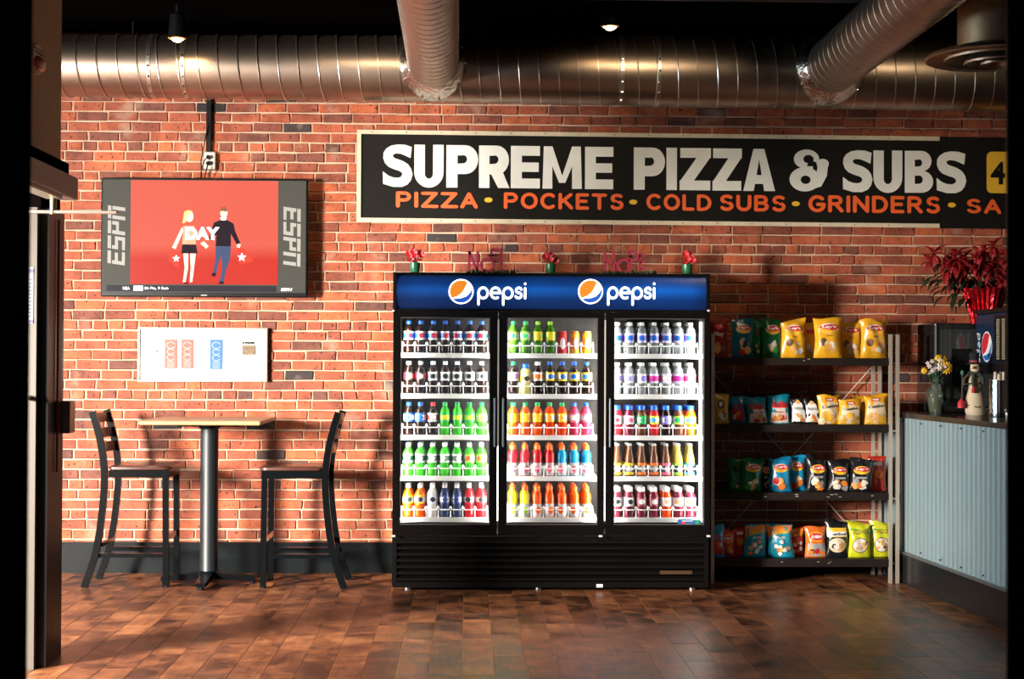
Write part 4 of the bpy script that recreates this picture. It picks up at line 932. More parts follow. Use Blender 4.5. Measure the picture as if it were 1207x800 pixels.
def bottle(x, y, z, spec, label, group):
    kind, body, cap, l1, l2, l3 = spec
    nm = 'drink_can' if kind == 'can' else 'drink_bottle'
    o = bpy.data.objects.new(nm, body_mesh(kind, body)); COL.objects.link(o); o.location = (x, y, z); o.rotation_euler = (0, 0, random.uniform(-.35, .35)); o.scale = (1, 1, .93)
    tag(o, label, 'can' if kind == 'can' else 'bottle', group)
    for nme, me in (('can_lid' if kind == 'can' else 'cap', cap_mesh(kind, cap)), ('wrap_label', lab_mesh(kind, l1, l2, l3))):
        c = bpy.data.objects.new(nme, me); COL.objects.link(c); c.parent = o
COLA = ('soda', 'cola', 'blue', 'blue', 'white', 'red'); DIET = ('soda', 'cola', 'white', 'silver', 'white', 'dark'); CHER = ('soda', 'cola', 'silver', 'red', 'dark', 'white'); PB = ('soda', 'cola', 'blue', 'white', 'blue', 'blue'); RC = ('soda', 'cola', 'red', 'red', 'white', 'white')
GRN = ('soda', 'green', 'green', 'lgreen', 'green', 'yellow'); GRW = ('soda', 'green', 'green', 'white', 'lgreen', 'lgreen'); GA = ('soda', 'green', 'white', 'dgreen', 'white', 'white'); GA2 = ('soda', 'green', 'white', 'white', 'lgreen', 'orange')
ORW = ('soda', 'fanta', 'white', 'white', 'amber', 'dark'); CLR = ('soda', 'white', 'white', 'white', 'pale', 'dark'); NV = ('soda', 'navy', 'silver', 'pale', 'navy', 'navy'); RDW = ('soda', 'red', 'white', 'white', 'red', 'dark')
G1 = ('soda', 'lime', 'green', 'white', 'lgreen', 'green'); G2 = ('soda', 'lime', 'lgreen', 'lgreen', 'yellow', 'yellow')
CANR = ('can', 'red', 'silver', 'red', 'red', 'white'); CANO = ('can', 'orange', 'silver', 'orange', 'amber', 'white'); CANY = ('can', 'amber', 'silver', 'amber', 'yellow', 'white')
PUR = ('soda', 'cola', 'green', 'purple', 'pale', 'white'); YEL = ('juice', 'paleyellow', 'blue', 'yellow', 'cream', 'dark'); PEA = ('soda', 'cola', 'white', 'peach', 'white', 'orange'); VAN = ('soda', 'cola', 'blue', 'white', 'yellow', 'blue')
OG = ('soda', 'fanta', 'green', 'amber', 'yellow', 'yellow'); OGW = ('soda', 'orange', 'green', 'white', 'yellow', 'amber'); PKB = ('soda', 'pink', 'blue', 'white', 'pink', 'white')
SR = ('sport', 'red', 'orange', 'white', 'silver', 'pink'); SB = ('sport', 'blue', 'orange', 'white', 'silver', 'pink'); SYL = ('sport', 'yellow', 'orange', 'white', 'silver', 'lgreen'); SO = ('sport', 'fanta', 'orange', 'white', 'silver', 'orange')
WT = ('water', 'clear', 'white', 'violet', 'pale', 'blue'); WP = ('water', 'clear', 'white', 'pale', 'white', 'violet'); WM = ('water', 'clear', 'white', 'magenta', 'pale', 'magenta'); WK = ('water', 'clear', 'white', 'pink', 'pale', 'white')
J = lambda b, l1, l2, l3: ('juice', b, 'blue', l1, l2, l3)
T = lambda b, l2: ('tea', b, 'silver', 'dark', l2, 'silver')
B = lambda b, l1, l3: ('juice', b, 'white', l1, l1, l3)
ROWS = [
 [[COLA]*7, [CHER, CHER]+[DIET]*5, [PB, PB, RC, GRN, GRN, GRN, GRW], [GA]*5+[GA2, GA2], [ORW, ORW, CLR, NV, NV, RDW, RDW]],
 [[G1, G1, G2, G2, CANR, CANO, CANY], [PUR, YEL, PEA, VAN, VAN, VAN, VAN], [OG, OG, OG, OGW, OGW, PKB, PKB], [SR]*4+[SB]*3, [SYL, SYL]+[SO]*5],
 [[WT]*7, [WP, WP, WP, WM, WK, WM, WK], [J('red', 'white', 'white', 'red'), J('maroon', 'white', 'white', 'pink'), J('brown', 'white', 'green', 'green'), J('red', 'white', 'yellow', 'sky'), J('cola', 'white', 'violet', 'violet'), J('brown', 'white', 'lgreen', 'green'), J('fanta', 'white', 'yellow', 'sky')],
  [T('brown', 'yellow'), T('brown', 'yellow'), T('brown', 'orange'), T('brown', 'orange'), T('brown', 'pink'), T('gold', 'lgreen'), T('gold', 'sky')],
  [B('maroon', 'white', 'dark'), B('maroon', 'white', 'dark'), B('maroon', 'maroon_', 'white'), B('maroon', 'maroon_', 'white'), B('orange', 'white', 'peach'), B('maroon', 'white', 'peach'), B('maroon', 'white', 'peach')]]]
PM['maroon_'] = cm_('maroon', (.28, .05, .07)); K['maroon_'] = K['maroon'] = 1
CN = {'cola': 'dark cola', 'fanta': 'orange', 'paleyellow': 'pale yellow', 'lime': 'dark green', 'clear': 'clear', 'white': 'clear white', 'brown': 'dark brown', 'gold': 'golden', 'navy': 'dark blue'}
LN = {'lgreen': 'bright green', 'dgreen': 'dark green', 'maroon_': 'maroon', 'pale': 'pale lilac', 'violet': 'blue-violet', 'dark': 'dark', 'silver': 'silvery', 'sky': 'light blue', 'amber': 'amber'}
KN = {'soda': 'soda bottle', 'sport': 'sports drink bottle', 'water': 'water bottle', 'tea': 'glass tea bottle', 'juice': 'juice bottle', 'can': 'tall can'}
PN = ['leftmost', 'second', 'third', 'middle', 'fifth', 'sixth', 'rightmost']; SN = ['top shelf', 'second shelf', 'third shelf', 'fourth shelf', 'bottom shelf']; DN = ['left door', 'middle door', 'right door']
for d in range(3):
    for r in range(5):
        xs_, top = slots[(d, r)]
        for k in range(7):
            spc = ROWS[d][r][k]; kind, body, cap, l1, l2, l3 = spc
            for back in (0, 1, 2):
                if kind == 'can' and back: continue
                if d == 1 and r < 2 and k > 4 and back: continue
                if back == 2 and not (d == 2 or r > 2): continue
                base = '%s %s with %s label' % (CN.get(body, body), KN[kind], LN.get(l1, l1)) if kind != 'can' else '%s tall can' % {'amber': 'yellow-orange'}.get(body, body)
                place = {0: '%s in front row, %s, %s' % (PN[k], SN[r], DN[d]), 1: 'second row behind %s, %s, %s' % (PN[k], SN[r], DN[d]), 2: 'third row behind %s, %s, %s' % (PN[k], SN[r], DN[d])}[back]
                y = CY+.142+back*.076
                bottle(xs_[k]+random.uniform(-.0015, .0015), y, top-.004, spc, base+', '+place, 'drinks on the %s behind the %s' % (SN[r], DN[d]))
# ---- ornaments on top of the cooler
def ribbon_solid(name, polys, off, m, parent, y0, th):
    mb = MB()
    for q in polys: mb.prism([(p[0], y0, p[1]) for p in q], (0, th, 0))
    return mb.build(name, m, parent)
M_or = mat('dull_red_wood', (.30, .015, .045), .55)
def word_orn(word, px0, px1, ptop, label, offs):
    y = CY+.30; a = at(px0, 318, y); b = at(px1, 318, y); t = thing('word_ornament', ((a.x+b.x)/2, y, CZ), label, 'ornament'); w = (b.x-a.x); n = len(word)
    x = a.x+.015
    for ch, (lx, bz, h, wd) in zip(word, offs):
        gw, st = STK[ch]; polys = []
        for s_ in st: polys += ribbon2([(a.x+w*lx+(p[0]/max(gw, .6))*wd, CZ+.015+bz+p[1]*h) for p in s_], .017, False)
        ribbon_solid('letter', polys, 0, M_or, t, y-.012+random.uniform(-.008, .008), .014)['label'] = 'letter %s in dull red' % ch
    mb = MB(); random.seed(5)
    mb.box(a.x-.01, b.x+.06, y-.03, y+.03, CZ, CZ+.012)
    for k in range(130):
        x = random.uniform(a.x-.015, b.x+.07); yy = y+random.uniform(-.035, .035); mb.tube([(x, yy, CZ+.008), (x+random.uniform(-.02, .02), yy+random.uniform(-.02, .02), CZ+.02+random.uniform(0, .022))], [.005, .0015], 3)
    mb.build('garland_base', M_green, t)
    c = (a.x+w*.60, y-.03, CZ+.125); mb = MB()
    for k in range(9): an = k*.7; mb.tube([c, (c[0]+.022*math.cos(an), c[1]-.008, c[2]+.010*math.sin(an))], [.003, .001], 4)
    mb.build('leaf_sprig', M_black, t)
word_orn('NOEL', 553, 595, 284, 'red wooden NOEL word ornament on green garland on cooler top', [(0, .005, .135, .055), (.33, .012, .075, .085), (.62, .075, .075, .05), (.90, .012, .15, .03)])
word_orn('HOPE', 713, 762, 288, 'red wooden HOPE word ornament on green garland on cooler top', [(0, .005, .135, .055), (.30, .012, .075, .085), (.56, .035, .11, .06), (.84, .03, .09, .04)])
def flowerpot(px, label, i):
    y = CY+.28; c = at(px, 318, y); x = c.x; t = thing('small_flower_pot', (x, y, CZ), label, 'flower pot', 'small flower pots on the cooler')
    MB().lathe([(.020, 0), (.026, .01), (.033, .05), (.034, .075), (.028, .078)], (x, y, CZ), 16).build('pot', mat('green_foil_pot', (.02, .14, .06), .3, noise=.3), t, True)
    random.seed(20+i)
    for k in range(7):
        an = k*.9+i; rr = random.uniform(.012, .045); cx, cy_, cz = x+rr*math.cos(an), y+rr*math.sin(an)*.7, CZ+.115+random.uniform(-.022, .03); mb = MB()
        for j in range(6):
            a2 = j*PI/3; pr = .021; mb.add([(cx, cy_, cz-.004), (cx+pr*math.cos(a2-.75), cy_+.006*math.sin(a2)-.004, cz+pr*math.sin(a2-.75)), (cx+pr*1.2*math.cos(a2), cy_-.010, cz+pr*1.2*math.sin(a2)), (cx+pr*math.cos(a2+.75), cy_-.004, cz+pr*math.sin(a2+.75))], [(0, 1, 2, 3)])
        mb.build('flower', M_red, t)
    mb = MB()
    for k in range(14):
        an = k*.77; e = (x+.05*math.cos(an), y+.03*math.sin(an), CZ+.10+.02*math.sin(k*2)); mb.tube([(x, y, CZ+.07), ((x+e[0])/2, (y+e[1])/2, CZ+.10), e], [.002, .006, .001], 4)
    mb.build('foliage', M_green, t)
flowerpot(489, 'small green pot of red flowers, leftmost on top of cooler', 0); flowerpot(649, 'small green pot of red flowers between the two word ornaments', 1); flowerpot(810, 'small green pot of red flowers, rightmost on top of cooler', 2)

# ================================================================== snack rack
RYF, RYB = 9.97, 10.40
rx0 = at(840, 500, RYF).x; rx1 = at(1049.5, 500, RYF).x
rk = thing('snack_rack', ((rx0+rx1)/2, (RYF+RYB)/2, 0), 'metal snack rack of four dark shelves between cooler and counter', 'rack')
M_post = mat('zinc_post', (.50, .44, .36), .38, .35, noise=.1)
M_shelf = mat('dark_wood_shelf', (.016, .011, .009), .5, spec=.2, noise=.4, nscale=14)
rtz = at(1049, 394, RYF).z
for x, y in ((rx0, RYF), (rx1, RYF), (rx1+.046, RYF), (rx0, RYB), (rx1+.0, RYB), (rx1+.046, RYB)):
    if x == rx0: w = .011
    else: w = .0105
    p = MB().box(x-w, x+w, y-.012, y+.012, 0, rtz if not (x == rx0) else rtz).build('post', M_post, rk)
for z in (rtz-.006, 1.23, .99, .55, .13):
    MB().box(rx1+.0105, rx1+.0355, RYF-.006, RYF+.006, z-.004, z+.004).build('post_link', M_steel, rk)
SZ = {}
for i, (pt, pb) in enumerate(((421.8, 430.5), (500.3, 509), (580.5, 589), (658.5, 668))):
    zt_, zb_ = at(945, pt, RYF).z, at(945, pb, RYF).z; SZ[i] = zt_
    MB().box(rx0+.012, rx1-.011, RYF-.008, RYB+.008, zb_, zt_, bev=.003).build('shelf_board', M_shelf, rk)
BY = RYB+.035
for (xa, ya), (xb, yb) in ((((842, 441)), (1035, 659)), (((1028, 432)), (846, 637))):
    p, q = at(xa, ya, BY), at(xb, yb, BY); MB().tube([p, q], .0035, 6).build('brace_rod', mat('thin_brace', (.8, .72, .6), .4, .2), rk)
    BY -= .012
for r_, k in ((2, 9), (0, 2), (3, 4)):
    for j in range(k):
        x = random.uniform(rx0+.3, rx1-.1) if r_ == 2 else random.uniform(rx0+.05, rx1-.05); z = SZ[r_]-random.uniform(.008, .03); MB().box(x, x+random.uniform(.006, .022), RYF-.0095, RYF-.0075, z, z+.004).build('worn_chip', mat('worn_paint', (.45, .38, .3), .6), rk)

# ---- snack bags
def bagmat(name, col): return mat('foil_'+name, col, .24, coat=.35, noise=.12, nscale=25, bump=.25, bscale=22)
BM = {k: bagmat(k, v) for k, v in {'wavyred': (.30, .02, .02), 'teal': (.012, .13, .22), 'dkgreen': (.01, .13, .04), 'yellow': (.80, .40, .02), 'gold': (.55, .32, .06), 'blue': (.01, .25, .48), 'cream': (.66, .52, .33), 'black': (.010, .010, .012), 'red': (.52, .035, .02), 'orange': (.70, .14, .02), 'lime': (.60, .62, .02), 'paper': (.70, .66, .60), 'cyan': (.01, .28, .42)}.items()}
PR = {k: mat('print_'+k, v, .35) for k, v in {'red': (.60, .02, .03), 'white': (.85, .83, .78), 'yellow': (.85, .48, .03), 'chip': (.75, .40, .12), 'brown': (.14, .06, .03), 'dark': (.03, .03, .03), 'green': (.04, .32, .05), 'cream': (.75, .62, .42), 'orange': (.80, .22, .03), 'blue': (.02, .2, .5), 'bright': (.95, .04, .02), 'grey': (.35, .36, .36), 'navy': (.02, .05, .12), 'pale': (.78, .70, .60)}.items()}
def bag(px, bot, top, wpx, shelf, kind, label, yo=0.0, rz=0.0, lean=.06, crump=.5, tw=0.0, grp=None):
    Yb = RYF+.075+yo; c = at(px, bot, Yb); ph = (bot-top)/(F/Yb); w = wpx/(F/Yb)/max(.75, math.cos(rz)); h = ph*1.0; z0 = SZ[shelf]+.001
    rnd = random.Random(int(px*13+bot)); d = min(.05, w*.26)
    t = thing('snack_bag', (c.x, Yb, z0), label, 'snack bag', grp or 'snack bags on the %s shelf of the rack' % ['top', 'second', 'third', 'bottom'][shelf])
    nz_ = [rnd.uniform(-1, 1) for _ in range(12)]
    cz, sz_ = math.cos(rz), math.sin(rz)
    def surf(u, v, side=-1, off=0.0):
        prof = max(0, math.sin(PI*min(1, max(0, v))))**.55
        body = (1-abs(u)**2.6)**.6 if abs(u) < 1 else 0
        y = side*(d*prof*body*(1+.16*math.sin(6*u+nz_[0]*3+7*v)*crump+.08*math.sin(11*v+nz_[5]*5))+.0012)
        wid = w/2*(1-.085*math.sin(PI*v)+.02*math.sin(9*v+nz_[1]*4))
        x = wid*u; z = h*v
        if v > .9: k = (v-.9)/.1; z += h*.05*k*(nz_[2]*u+.9*nz_[3]*math.sin(3*u))*crump*1.6; y += d*.6*k*math.sin(2.2*u+nz_[4]*2)*crump; x *= 1+.04*k
        if v < .08: k = (.08-v)/.08; y += -d*.25*k*math.cos(2*u); 
        y += side*off
        x += tw*(v-.5)*h*.4
        y += lean*z
        return (c.x+x*cz-y*sz_, Yb+x*sz_+y*cz, z0+z)
    mb = MB(); nu, nv = 12, 14
    us = [-1+2*i/nu for i in range(nu+1)]; vv = [0, .03, .07]+[.07+.84*j/(nv-4) for j in range(1, nv-3)]+[.95, 1]
    for side in (-1, 1):
        G = [[surf(u, v, side) for u in us] for v in vv]; b0 = len(mb.v)
        fs = []
        for j in range(len(vv)-1):
            for i in range(nu):
                q = (j*(nu+1)+i, j*(nu+1)+i+1, (j+1)*(nu+1)+i+1, (j+1)*(nu+1)+i); fs.append(q if side < 0 else q[::-1])
        mb.add([p for r in G for p in r], fs)
    n1 = len(vv)*(nu+1); idx = [i for i in range(nu+1)]+[j*(nu+1)+nu for j in range(1, len(vv))]+[(len(vv)-1)*(nu+1)+i for i in range(nu-1, -1, -1)]+[j*(nu+1) for j in range(len(vv)-2, 0, -1)]
    mb.f += [(idx[k], idx[(k+1) % len(idx)], n1+idx[(k+1) % len(idx)], n1+idx[k]) for k in range(len(idx))]; mb.m += [0]*len(idx)
    base = {'lays_y': 'yellow', 'wavy': 'wavyred', 'lays_t': 'teal', 'lays_g': 'dkgreen', 'lays_b': 'blue', 'lays_k': 'black', 'ruffles': 'cyan', 'combos': 'yellow', 'white': 'black', 'goldbag': 'gold', 'plainred': 'red', 'fritos': 'red', 'fritos_o': 'orange', 'cheetos': 'cyan', 'cheetos_r': 'red', 'smart': 'black', 'funyun': 'lime', 'plain_g': 'dkgreen', 'plain_y': 'yellow', 'plain_b': 'blue', 'munch': 'blue'}[kind]
    mb.build('bag_body', BM[base], t, True)
    def decal(fn_pts, m, name='print', off=.0016, lab=None):
        """patch given by a centre and outline in (u,v); rings keep it on the curved foil"""
        cu, cv, out = fn_pts; n = len(out); mb = MB(); vs = []
        K_ = (0.34, .67, 1.0)
        for q in K_: vs += [surf(max(-.985, min(.985, cu+(a-cu)*q)), cv+(b-cv)*q, -1, off) for a, b in out]
        vs.append(surf(cu, cv, -1, off)); f = [(i, (i+1) % n, len(vs)-1) for i in range(n)]
        for r_ in (0, 1): f += [(r_*n+i, (r_+1)*n+i, (r_+1)*n+(i+1) % n, r_*n+(i+1) % n) for i in range(n)]
        mb.add(vs, f); return mb.build(name, m, t, True)
    def E(cu, cv, ru, rv, n=20, rot=0): return (cu, cv, [(cu+ru*math.cos(2*PI*k/n+rot), cv+rv*math.sin(2*PI*k/n+rot)) for k in range(n)])
    def Rr(u0, u1, v0, v1, n=5):
        o = [(u0+(u1-u0)*k/n, v0) for k in range(n)]+[(u1, v0+(v1-v0)*k/n) for k in range(n)]+[(u1-(u1-u0)*k/n, v1) for k in range(n)]+[(u0, v1-(v1-v0)*k/n) for k in range(n)]
        return ((u0+u1)/2, (v0+v1)/2, o)
    def txt(s, cu, cv, wu, hv, m, off=.004, shear=.25, ang=0, bold=.03):
        vs, fs, tw_, th = text_mesh(s, shear, bold); mx = (max(v.x for v in vs)+min(v.x for v in vs))/2; my = (max(v.y for v in vs)+min(v.y for v in vs))/2; P = []
        for v in vs:
            a = (v.x-mx)/tw_*wu; b = (v.y-my)/th*hv; P.append(surf(cu+a, cv+b+a*ang, -1, off))
        mb = MB(); mb.add(P, fs); return mb.build('lettering', m, t)
    def blobs(n, u0, u1, v0, v1, cols, r=.16):
        for k in range(n):
            cu, cv = rnd.uniform(u0, u1), rnd.uniform(v0, v1); a0 = rnd.random()*6
            decal((cu, cv, [(cu+r*rnd.uniform(.7, 1.3)*math.cos(2*PI*j/9+a0)*1.3, cv+r*.42*rnd.uniform(.7, 1.3)*math.sin(2*PI*j/9+a0)) for j in range(9)]), PR[cols[k % len(cols)]], 'picture', .0018+.0005*k)
    rv = .125
    def lays(cv=.76, word="Lay's"):
        decal(E(0, cv-.02, .72, rv), PR['white'] if base != 'black' else PR['yellow'], 'logo_rim', .0018)
        decal(E(0, cv-.035, .66, .105), PR['yellow'], 'logo_sun', .0026)
        decal((0, cv+.01, [(.70*math.cos(2*PI*k/20), cv+.01+.07*math.sin(2*PI*k/20)+.012*math.sin(4*PI*k/20)) for k in range(20)]), PR['red'], 'logo_banner', .0034)
        txt(word, 0, cv+.012, 1.08, .095, PR['white'], .0046)
    if kind == 'lays_y':
        lays(); decal(E(-.45, .40, .25, .10), PR['brown'], 'picture'); blobs(6, -.2, .5, .16, .38, ['pale', 'chip', 'cream', 'yellow'], .2); txt('Classic', 0, .56, .5, .03, PR['brown'], .003)
    elif kind == 'plain_y': decal(E(0, .75, .5, .07), PR['red'], 'logo'); blobs(4, -.4, .4, .2, .4, ['chip', 'pale'], .2)
    elif kind == 'wavy':
        decal(E(.0, .82, .42, .07), PR['bright'], 'logo'); txt('Wavy', -.05, .62, 1.2, .15, PR['white']); blobs(4, -.3, .4, .2, .32, ['chip', 'brown', 'orange'], .26)
    elif kind == 'lays_t': lays(); blobs(7, -.2, .4, .14, .42, ['chip', 'red', 'chip', 'cream', 'navy', 'orange'], .22)
    elif kind == 'lays_g': lays(.74); blobs(6, -.3, .4, .14, .4, ['cream', 'green', 'pale', 'chip'], .22)
    elif kind == 'plain_g': decal(E(0, .7, .4, .12), PR['dark'], 'logo'); blobs(4, -.4, .4, .15, .4, ['cream', 'green'], .16)
    elif kind == 'lays_b': lays(.72); blobs(5, -.5, .4, .14, .34, ['red', 'chip', 'cream', 'orange'], .24); txt('Salt', .0, .48, .6, .035, PR['white'], .003) if 0 else None
    elif kind == 'lays_k': lays(.68); decal(Rr(-.5, .5, .40, .46), PR['grey'], 'stripe'); blobs(7, -.5, .5, .12, .32, ['orange', 'pale', 'grey', 'chip', 'brown'], .24)
    elif kind == 'ruffles':
        decal((0, .36, [(-.85, .04), (0, .03), (.85, .05), (.8, .35), (.7, .64), (0, .62), (-.65, .64), (-.8, .35)]), PR['pale'], 'panel', .002); txt('Ruffles', 0, .70, 1.5, .17, PR['red'], .004); decal(Rr(-.75, .7, .56, .63), PR['red'], 'stripe', .003); blobs(6, -.5, .5, .1, .28, ['orange', 'red', 'chip'], .22); txt('cheddar', 0, .42, .9, .05, PR['red'], .004)
    elif kind == 'munch': decal(Rr(-.7, .7, .1, .55), PR['red'], 'panel', .002); txt('Ruffles', 0, .66, 1.3, .13, PR['red'], .004); blobs(3, -.4, .4, .2, .4, ['orange', 'pale'], .2)
    elif kind == 'white':
        decal((0, .48, [(-.85, .08), (0, .1), (.85, .08), (.8, .5), (.5, .8), (.2, .88), (-.2, .88), (-.55, .8), (-.8, .5)]), PR['white'], 'panel', .002); decal(E(0, .86, .25, .08), PR['chip'], 'emblem', .0035); txt('Pirate', 0, .6, 1.3, .12, PR['dark'], .004) if 0 else decal(Rr(-.55, .55, .56, .66), PR['grey'], 'dark_band', .003); blobs(5, -.3, .5, .15, .34, ['chip', 'orange', 'cream'], .2)
    elif kind == 'combos':
        decal((0, .42, [(-.9, .03), (0, .02), (.9, .03), (.85, .4), (.75, .74), (.2, .78), (-.2, .78), (-.75, .74), (-.85, .4)]), PR['cream'], 'panel', .002); decal(Rr(-.42, .3, .78, .90), PR['red'], 'logo', .0032); txt('Combos', 0, .62, 1.45, .11, PR['dark'], .004, ang=.05); blobs(8, -.7, .7, .1, .36, ['chip', 'cream', 'chip', 'yellow'], .26); decal(Rr(-.34, .22, .81, .87), PR['pale'], 'logo_print', .0042)
    elif kind == 'goldbag': decal(E(-.1, .65, .45, .16), PR['brown'], 'logo', .002); decal(E(-.1, .66, .22, .08), PR['white'], 'logo_print', .003); blobs(4, -.5, .5, .15, .35, ['cream', 'brown', 'chip'], .25)
    elif kind == 'plainred': decal(E(.1, .5, .5, .13), PR['orange'], 'picture', .002); txt('hot', 0, .78, .8, .10, PR['white'], .003) if 0 else decal(Rr(-.5, .5, .74, .84), PR['white'], 'white_band', .003)
    elif kind in ('fritos', 'fritos_o'):
        if kind == 'fritos_o': decal(Rr(-.85, .85, .05, .46), PR['grey'], 'panel', .002)
        decal(E(0, .68, .78, .15), PR['yellow'], 'logo_rim', .0025); decal(E(0, .68, .70, .12), PR['red'], 'logo', .0035); txt('Fritos', 0, .69, 1.15, .12, PR['white'], .0048, ang=.05); blobs(6, -.6, .6, .1, .35, ['red', 'orange', 'chip', 'brown'], .2)
    elif kind in ('cheetos', 'cheetos_r'):
        if kind == 'cheetos': decal((0, .82, [(-.95, .97), (-.95, .58), (-.3, .72), (0, .76), (.9, .80), (.95, .97), (0, .97)]), PR['orange'], 'top_band', .002)
        else: decal((0, .85, [(-.9, .97), (-.8, .78), (0, .86), (.8, .78), (.9, .97), (0, .97)]), PR['orange'], 'top_band', .002)
        txt('Cheetos', 0.02, .78, 1.5, .13, PR['yellow'], .004, ang=.04); blobs(9, -.5, .6, .12, .5, ['white', 'orange', 'chip', 'pale'], .15); txt('Puffs', 0, .62, .8, .07, PR['pale'], .0045) if kind == 'cheetos' else None
    elif kind == 'smart':
        decal(Rr(-.9, .75, .56, .80), PR['yellow'], 'yellow_band', .002); decal(Rr(-.9, .75, .58, .70), PR['white'], 'white_band', .003); txt('Smartfood', -.05, .64, 1.5, .075, PR['dark'], .004); decal(E(-.05, .34, .75, .20), PR['cream'], 'popcorn_picture', .002); blobs(6, -.4, .4, .24, .42, ['white', 'chip', 'dark', 'pale'], .18)
    elif kind == 'funyun':
        decal((0, .74, [(-.9, .66), (0, .68), (.9, .66), (.8, .82), (0, .80), (-.8, .84)]), PR['green'], 'green_band', .002); txt('FUNYUNS', 0, .74, 1.35, .09, PR['yellow'], .0035, ang=.02); decal(E(0, .36, .70, .22), PR['brown'], 'picture_rim', .002); decal(E(0, .36, .64, .20), PR['pale'], 'picture', .003); blobs(9, -.4, .4, .25, .48, ['chip', 'yellow', 'brown', 'cream'], .13)
    return t
Q = bag
Q(847, 421, 377, 22, 0, 'wavy', 'dark red bag with large white lettering, leftmost on the top shelf', rz=.05)
Q(875.5, 421, 375, 27, 0, 'lays_t', 'teal blue crisp bag with oval red logo on the top shelf', rz=.05)
Q(894, 420, 376, 18, 0, 'plain_g', 'narrow dark green bag behind the green bag on the top shelf', yo=.10, rz=-.3)
Q(910, 421, 375, 25, 0, 'lays_g', 'dark green crisp bag with oval red logo on the top shelf', rz=.1)
Q(935, 421, 376, 31, 0, 'lays_y', 'yellow crisp bag with curled corners right of the green bag, top shelf', rz=.12, crump=1.0)
Q(955, 420, 378, 20, 0, 'plain_y', 'yellow crisp bag half hidden behind, left of the widest yellow bag', yo=.09, rz=-.2)
Q(976, 421, 373.5, 34, 0, 'lays_y', 'widest upright yellow crisp bag, middle of the top shelf', crump=.4)
Q(1003, 420, 377, 27, 0, 'lays_y', 'yellow crisp bag set back between two others, top shelf', yo=.10, rz=-.15)
Q(1030, 421, 375, 33, 0, 'lays_y', 'yellow crisp bag at the right end of the top shelf', rz=.1, crump=1.0)
Q(850, 499.5, 464, 19, 1, 'goldbag', 'golden brown bag behind the left post, second shelf')
Q(870, 499, 467, 20, 1, 'munch', 'shaded blue and red bag, second from left on the second shelf', yo=.08, rz=-.3)
Q(892, 499.5, 468, 25, 1, 'ruffles', 'blue bag with white panel and red lettering, leaning right, second shelf', tw=-.3)
Q(918, 499.5, 465, 27, 1, 'ruffles', 'blue topped bag with white panel beside the white snack bags', rz=.03)
Q(940.5, 498.5, 468, 20, 1, 'white', 'first white fronted snack bag in black wrapper, second shelf', tw=-.2)
Q(957, 498.5, 469, 20, 1, 'white', 'second white fronted snack bag in black wrapper, second shelf', tw=-.2)
Q(977, 499.5, 465, 28, 1, 'combos', 'yellow and cream snack bag beside the white snack bags', rz=.08, crump=.8)
Q(1001.5, 500, 470, 27, 1, 'combos', 'short yellow and cream snack bag in the middle of its three', tw=.2, yo=-.02)
Q(1016, 498, 466, 22, 1, 'plain_y', 'yellow bag half hidden behind the short cream bag', yo=.12, rz=-.2)
Q(1032, 500, 465, 28, 1, 'combos', 'yellow and cream snack bag at the right end of second shelf', rz=-.05)
Q(1053, 498, 468, 18, 1, 'plain_y', 'yellow bag peeping out past the right posts, second shelf', yo=.13, rz=.2)
Q(867, 580, 542, 20, 2, 'plain_g', 'very dark green bag, leftmost on the third shelf', yo=.04, rz=-.2)
Q(886, 580, 541, 28, 2, 'lays_g', 'dark green crisp bag with yellow-red logo on the third shelf', tw=.3, rz=.15)
Q(904, 579, 543, 18, 2, 'lays_k', 'black bag half hidden between green and blue bags, third shelf', yo=.10)
Q(919.5, 580, 540, 27, 2, 'lays_b', 'blue crisp bag in front, left of the two blue bags', crump=.7)
Q(938.5, 579.5, 538.5, 24, 2, 'lays_b', 'blue crisp bag behind, right of the two blue bags', yo=.07)
Q(963, 580, 539, 26, 2, 'lays_k', 'first black crisp bag, beside the blue bags on the third shelf', crump=1.0)
Q(989, 580, 542, 27, 2, 'lays_k', 'middle black crisp bag of three on the third shelf', rz=.03)
Q(1014.5, 580, 541, 29, 2, 'lays_k', 'third black crisp bag, next to the red bag on the third shelf', tw=.3, rz=-.1)
Q(1034, 579, 538, 22, 2, 'plainred', 'upright red bag at the right end of the third shelf', yo=.07)
Q(846, 657, 619, 16, 3, 'munch', 'blue and red bag pushed behind the left post, bottom shelf')
Q(857.5, 656, 624, 18, 3, 'fritos', 'dark red bag second from left on the bottom shelf', yo=.03)
Q(871.5, 656, 622, 16, 3, 'plainred', 'shaded dark red bag third from left on the bottom shelf', yo=.08)
Q(890.5, 658, 619, 28, 3, 'cheetos', 'left one of the two blue bags with orange tops, bottom shelf', rz=.06, tw=.2)
Q(919.5, 658, 619, 31, 3, 'cheetos', 'right one of the two blue bags with orange tops, bottom shelf', rz=-.06, tw=-.2, crump=.9)
Q(938, 656.5, 623, 20, 3, 'cheetos_r', 'red bag with orange top half hidden beside the blue bags', yo=.06)
Q(961.5, 657.5, 621, 26, 3, 'fritos_o', 'orange and grey corn chip bag in the middle of the bottom shelf')
Q(986.5, 658, 614, 29, 3, 'smart', 'tall black popcorn bag with yellow and white bands, bottom shelf')
Q(1012.5, 658, 617, 28, 3, 'funyun', 'left one of the two yellow-green onion ring bags, bottom shelf', crump=.8)
Q(1038, 658, 617, 26, 3, 'funyun', 'right one of the two yellow-green onion ring bags, bottom shelf', crump=.8, yo=.03)

